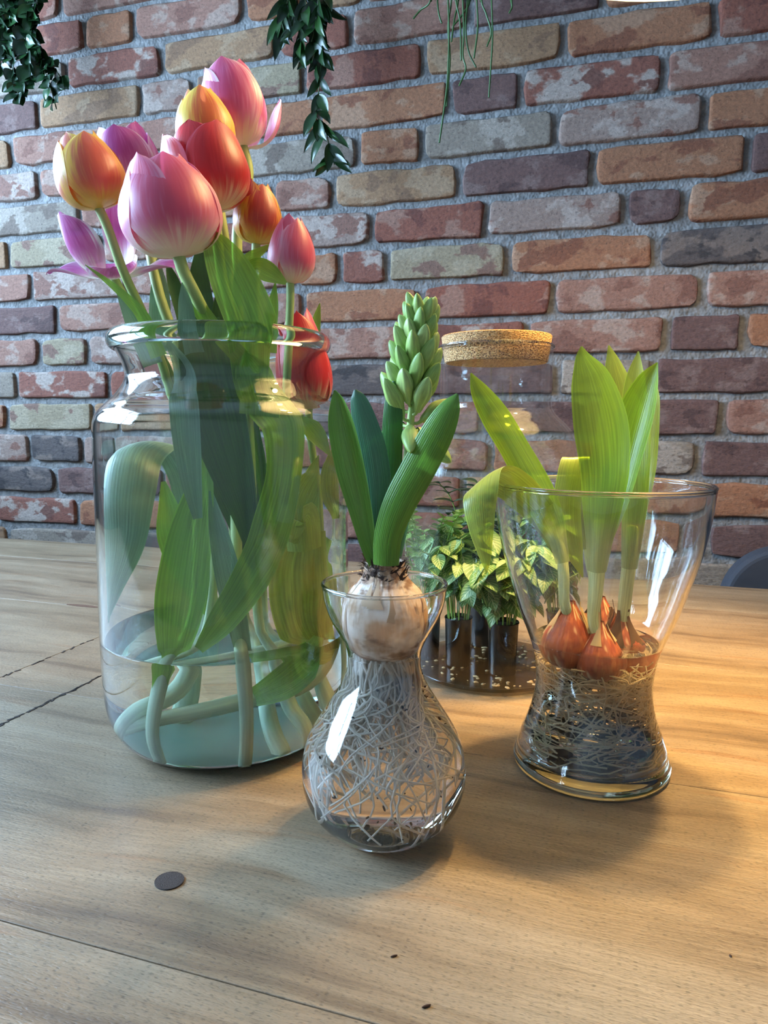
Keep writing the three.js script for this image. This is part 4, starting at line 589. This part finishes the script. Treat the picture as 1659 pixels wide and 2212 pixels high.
// ---------------------------------------------------------------- trailing plants above the wall
{
  const shelf = thing('wall_shelf', 'narrow wooden wall shelf above the frame carrying the trailing plants', 'shelf', V(-0.55, 1.20, WALL_B + 0.11));
  part('board', boxAt(-1.7, 0.75, 1.20, 1.225, WALL_B + 0.004, WALL_B + 0.20), WOOD[1], shelf);
  for (const x of [-1.25, -0.45, 0.35]) part('bracket', mergeGeometries([boxAt(x - 0.012, x + 0.012, 1.05, 1.20, WALL_B, WALL_B + 0.012), boxAt(x - 0.012, x + 0.012, 1.188, 1.20, WALL_B, WALL_B + 0.17)]), std({ color: 0x222222, roughness: 0.5, metalness: 0.6 }), shelf);
  const clay = std({ color: 0x8a8078, roughness: 0.8, bumpMap: grain, bumpScale: 0.001 }), vine = std({ color: 0x3c4a26, roughness: 0.7 });
  const glossy = (hex) => phy({ map: leafMap, color: new THREE.Color(hex), roughness: 0.28 });
  const broad = [glossy(0x1d3f22), glossy(0x17321e), glossy(0x28502a)], slim = [glossy(0x1e3d1d), glossy(0x183316), glossy(0x274a20)], grass = std({ color: 0x2c4d1a, roughness: 0.5 });
  const hangLeaf = (p, L, W, dirA, tilt, seed) => { const r = rngOf(seed), g = gridGeo(5, 8, (u, v) => { const t = u * 2 - 1, w = W * Math.pow(Math.sin(Math.PI * Math.pow(v, 0.85) * 0.985 + 0.02), 0.85); return V(t * w, -L * v, 0.18 * W * t * t + 0.12 * L * Math.sin(v * 2.6)); }); g.rotateX(-tilt); g.rotateY((r() - 0.5) * 1.6); g.rotateZ(dirA); g.translate(p.x, p.y, p.z); return g; };
  function pot(t, x) { part('pot', lathe([[1.225, 0], [1.225, 0.05], [1.23, 0.055], [1.33, 0.07], [1.345, 0.072], [1.345, 0.064], [1.32, 0.06], [1.318, 0]], V(x, 0, WALL_B + 0.10), 32), clay, t); }
  function trail(name, label, potX, strands, o) {
    const t = thing(name, label, 'plant', V(potX, 1.225, WALL_B + 0.10)), r = rngOf(o.seed); pot(t, potX);
    for (const s of strands) {
      const pts = [[potX + (r() - 0.5) * 0.06, 1.335, WALL_B + 0.12, 0.001]]; const f = atPlane(s[0][0], s[0][1], WALL_B + 0.21 - s[0][2]); pts.push([lerp(potX, f.x, 0.6), 1.36, WALL_B + 0.19, 0.0012], [f.x, 1.26, WALL_B + 0.225, 0.0012]);
      for (const q of [[s[0][0], s[0][1] - 70, s[0][2]], ...s]) { const p = atPlane(q[0], q[1], WALL_B + o.off - q[2]); pts.push([p.x, p.y, p.z, o.w ?? 0.0011]); }
      const st = part('stem', tube(pts, 6, pts.length * 6), o.grass ? grass : vine, t);
      if (o.grass) continue;
      const n0 = 3.3 / (pts.length - 1), step = o.step; let i = 0;
      for (let q = n0 - 0.1; q <= 1.0001; q += step / (pts.length - 1), i++) for (let k = 0; k < o.per; k++) { const b = spline(pts, Math.min(1, q)), sgn = (i + k) % 2 ? 1 : -1; part('leaf', hangLeaf(V(b[0], b[1], b[2]), o.L * (0.75 + r() * 0.5), o.W * (0.8 + r() * 0.4), sgn * (o.angle + (r() - 0.5) * 0.8), (r() - 0.3) * 0.8, o.seed * 99 + i * 7 + k), o.mats[Math.floor(r() * 3)], st); }
    }
    return t;
  }
  trail('trailing_plant', 'dark green broad-leaved trailing plant in the top left corner', -1.12, [
    [[8, 0, 0], [2, 70, 0], [0, 150, 0]], [[30, 0, 0], [38, 70, 0.01], [28, 140, 0], [40, 205, 0]], [[55, 0, 0.01], [50, 60, 0], [62, 130, 0], [44, 200, 0.01]], [[60, 0, 0], [72, 60, 0.01], [84, 130, 0.01], [104, 170, 0], [122, 235, 0]], [[20, 0, 0], [18, 60, 0], [14, 110, 0]], [[75, 0, 0.02], [68, 50, 0.02], [84, 110, 0.02], [112, 140, 0.02], [140, 180, 0.02]], [[45, 0, 0.02], [30, 50, 0.02], [48, 110, 0.02]], [[70, 20, 0.0], [66, 90, 0.01], [80, 165, 0.01]],
  ], { seed: 5, off: 0.09, L: 0.028, W: 0.0115, step: 0.40, per: 3, angle: 0.8, mats: broad });
  trail('trailing_plant', 'trailing plant with slim dark leaves hanging at the top centre', -0.52, [
    [[622, 0, 0], [608, 40, 0], [600, 70, 0]], [[640, 0, 0.01], [645, 50, 0], [652, 95, 0]], [[660, 0, 0], [664, 50, 0.01], [640, 100, 0.01]], [[688, 0, 0], [682, 50, 0], [668, 110, 0]], [[700, 0, 0.02], [696, 40, 0.02], [690, 90, 0.02], [697, 130, 0.02]], [[690, 20, 0.01], [694, 110, 0.01], [690, 180, 0.01], [684, 250, 0.01], [700, 268, 0.01], [712, 320, 0.01], [722, 355, 0.01]],
  ], { seed: 6, off: 0.09, L: 0.046, W: 0.0078, step: 0.50, per: 2, angle: 0.5, mats: slim });
  trail('trailing_cactus', 'grass-like trailing plant with thin green strands at the top right of centre', -0.12, [
    [[968, 0, 0], [970, 80, 0], [966, 180, 0], [956, 260, 0], [949, 308, 0]], [[975, 0, 0], [968, 60, 0.01], [972, 130, 0.01], [964, 230, 0]], [[1000, 0, 0], [1002, 70, 0], [1000, 120, 0], [1006, 150, 0], [992, 185, 0]], [[1010, 0, 0.01], [1006, 60, 0.01], [1012, 110, 0.01], [1028, 145, 0.01]], [[1062, 0, 0], [1064, 80, 0], [1060, 150, 0], [1056, 210, 0]], [[945, 0, 0.01], [948, 30, 0.01], [954, 50, 0.01]], [[930, 0, 0], [908, 22, 0.01], [893, 40, 0.01]], [[985, 0, 0], [994, 50, 0], [996, 130, 0]], [[1030, 0, 0], [1032, 60, 0], [1024, 125, 0]], [[1040, 0, 0], [1050, 30, 0], [1061, 70, 0], [1052, 100, 0]], [[1105, 0, 0], [1106, 15, 0], [1100, 28, 0]], [[990, 0, 0.02], [982, 40, 0.02], [975, 90, 0.02]], [[1015, 0, 0.02], [1000, 30, 0.02], [980, 55, 0.02]],
  ], { seed: 8, off: 0.09, w: 0.0014, grass: true });
}

// ---------------------------------------------------------------- chair behind the table
{
  const c = atPlane(1690, 1250, WALL_B + 0.10), x = c.x + 0.125, seat = -0.30, back = std({ color: 0x262a33, roughness: 0.85, bumpMap: grain, bumpScale: 0.001 }), leg = std({ color: 0x1c1c1e, roughness: 0.5 });
  const t = thing('dining_chair', 'dark blue-grey chair with rounded back peeping over the far table edge', 'chair', V(x, FLOOR, WALL_B + 0.33));
  const sh = new THREE.Shape(); const w = 0.20, y0 = -0.22, y1 = 0.046, rr = 0.10; sh.moveTo(-w + 0.02, y0); sh.lineTo(w - 0.02, y0); sh.lineTo(w, y1 - rr); sh.quadraticCurveTo(w, y1, w - rr, y1); sh.lineTo(-w + rr, y1); sh.quadraticCurveTo(-w, y1, -w, y1 - rr); sh.closePath();
  const g = new THREE.ExtrudeGeometry(sh, { depth: 0.03, bevelEnabled: true, bevelThickness: 0.008, bevelSize: 0.008, bevelSegments: 3, curveSegments: 16 }); g.translate(x, 0, WALL_B + 0.075); part('backrest', g, back, t);
  const sg = new THREE.BoxGeometry(0.42, 0.05, 0.42, 8, 1, 8); sg.translate(x, seat, WALL_B + 0.33); part('seat', sg, back, t);
  for (const sx of [-0.17, 0.17]) { part('back_post', boxAt(x + sx - 0.012, x + sx + 0.012, seat, -0.18, WALL_B + 0.08, WALL_B + 0.11), leg, t); for (const z of [0.14, 0.52]) part('leg', tube([[x + sx, seat - 0.02, WALL_B + z, 0.014], [x + sx * 1.1, FLOOR + 0.02, WALL_B + z * 1.02, 0.010], [x + sx * 1.1, FLOOR + 0.005, WALL_B + z * 1.02, 0.010]], 10, 6), leg, t); }
}

// ---------------------------------------------------------------- pendant lamp over the table
{
  const p = LAMP_AT, R = 0.22, t = thing('pendant_lamp', 'cream dome pendant lamp whose lit rim just enters the top of the picture', 'lamp', p.clone());
  const shell = []; for (let k = 0; k <= 20; k++) { const a = k / 20 * Math.PI / 2; shell.push([p.y + Math.sin(a) * 0.17, Math.max(0.018, R * Math.cos(a))]); }
  const outer = shell.map(([h, r]) => [h, r]), inner = shell.slice().reverse().map(([h, r]) => [h - 0.0015, Math.max(0.016, r - 0.003)]);
  part('lamp_shade', lathe([...outer, ...inner, [p.y, R]], V(p.x, 0, p.z), 72), std({ color: new THREE.Color(0.80, 0.76, 0.66), roughness: 0.6 }), t);
  part('ceiling_cord', tube([[p.x, p.y + 0.165, p.z, 0.004], [p.x, (p.y + CEIL) / 2, p.z, 0.004], [p.x, CEIL - 0.005, p.z, 0.004]], 8, 8), std({ color: 0x222222 }), t);
  part('ceiling_rose', lathe([[CEIL - 0.03, 0.0], [CEIL - 0.03, 0.03], [CEIL - 0.002, 0.05], [CEIL, 0.05], [CEIL, 0]], V(p.x, 0, p.z), 32), std({ color: 0x222222, roughness: 0.6 }), t);
  for (const s of [-1, 1]) {
    const q = p.clone().addScaledVector(RIGHT, s * 0.06).addScaledVector(FWD, s * -0.02); q.y = p.y + 0.075;
    const bulb = new THREE.SphereGeometry(0.022, 24, 16); bulb.translate(q.x, q.y, q.z);
    part('bulb', bulb, std({ color: 0xffe0b0, emissive: new THREE.Color(1, 0.72, 0.36), emissiveIntensity: 50 }), t);
    part('socket', lathe([[q.y + 0.018, 0.0], [q.y + 0.018, 0.012], [q.y + 0.05, 0.012], [q.y + 0.05, 0.004], [q.y + 0.085, 0.004], [q.y + 0.085, 0]], V(q.x, 0, q.z), 20), std({ color: 0xd8d4c8, roughness: 0.5 }), t);
    // each bulb: a wide spill and the hot centre of its reflector
    for (const [power, angle] of [[LAMP, 56], [BEAM, 31]]) {
      const L = new THREE.SpotLight(new THREE.Color(1, 0.67, 0.25), power, 0, angle * Math.PI / 180, 1, 2), aim = camPoint(0.238, 0, -0.60); L.position.set(q.x, q.y, q.z); L.target.position.copy(aim); L.shadow.radius = 1; L.castShadow = true; L.name = 'lamp_bulb'; scene.add(L); scene.add(L.target);
    }
  }
}

renderer.render(scene, camera);
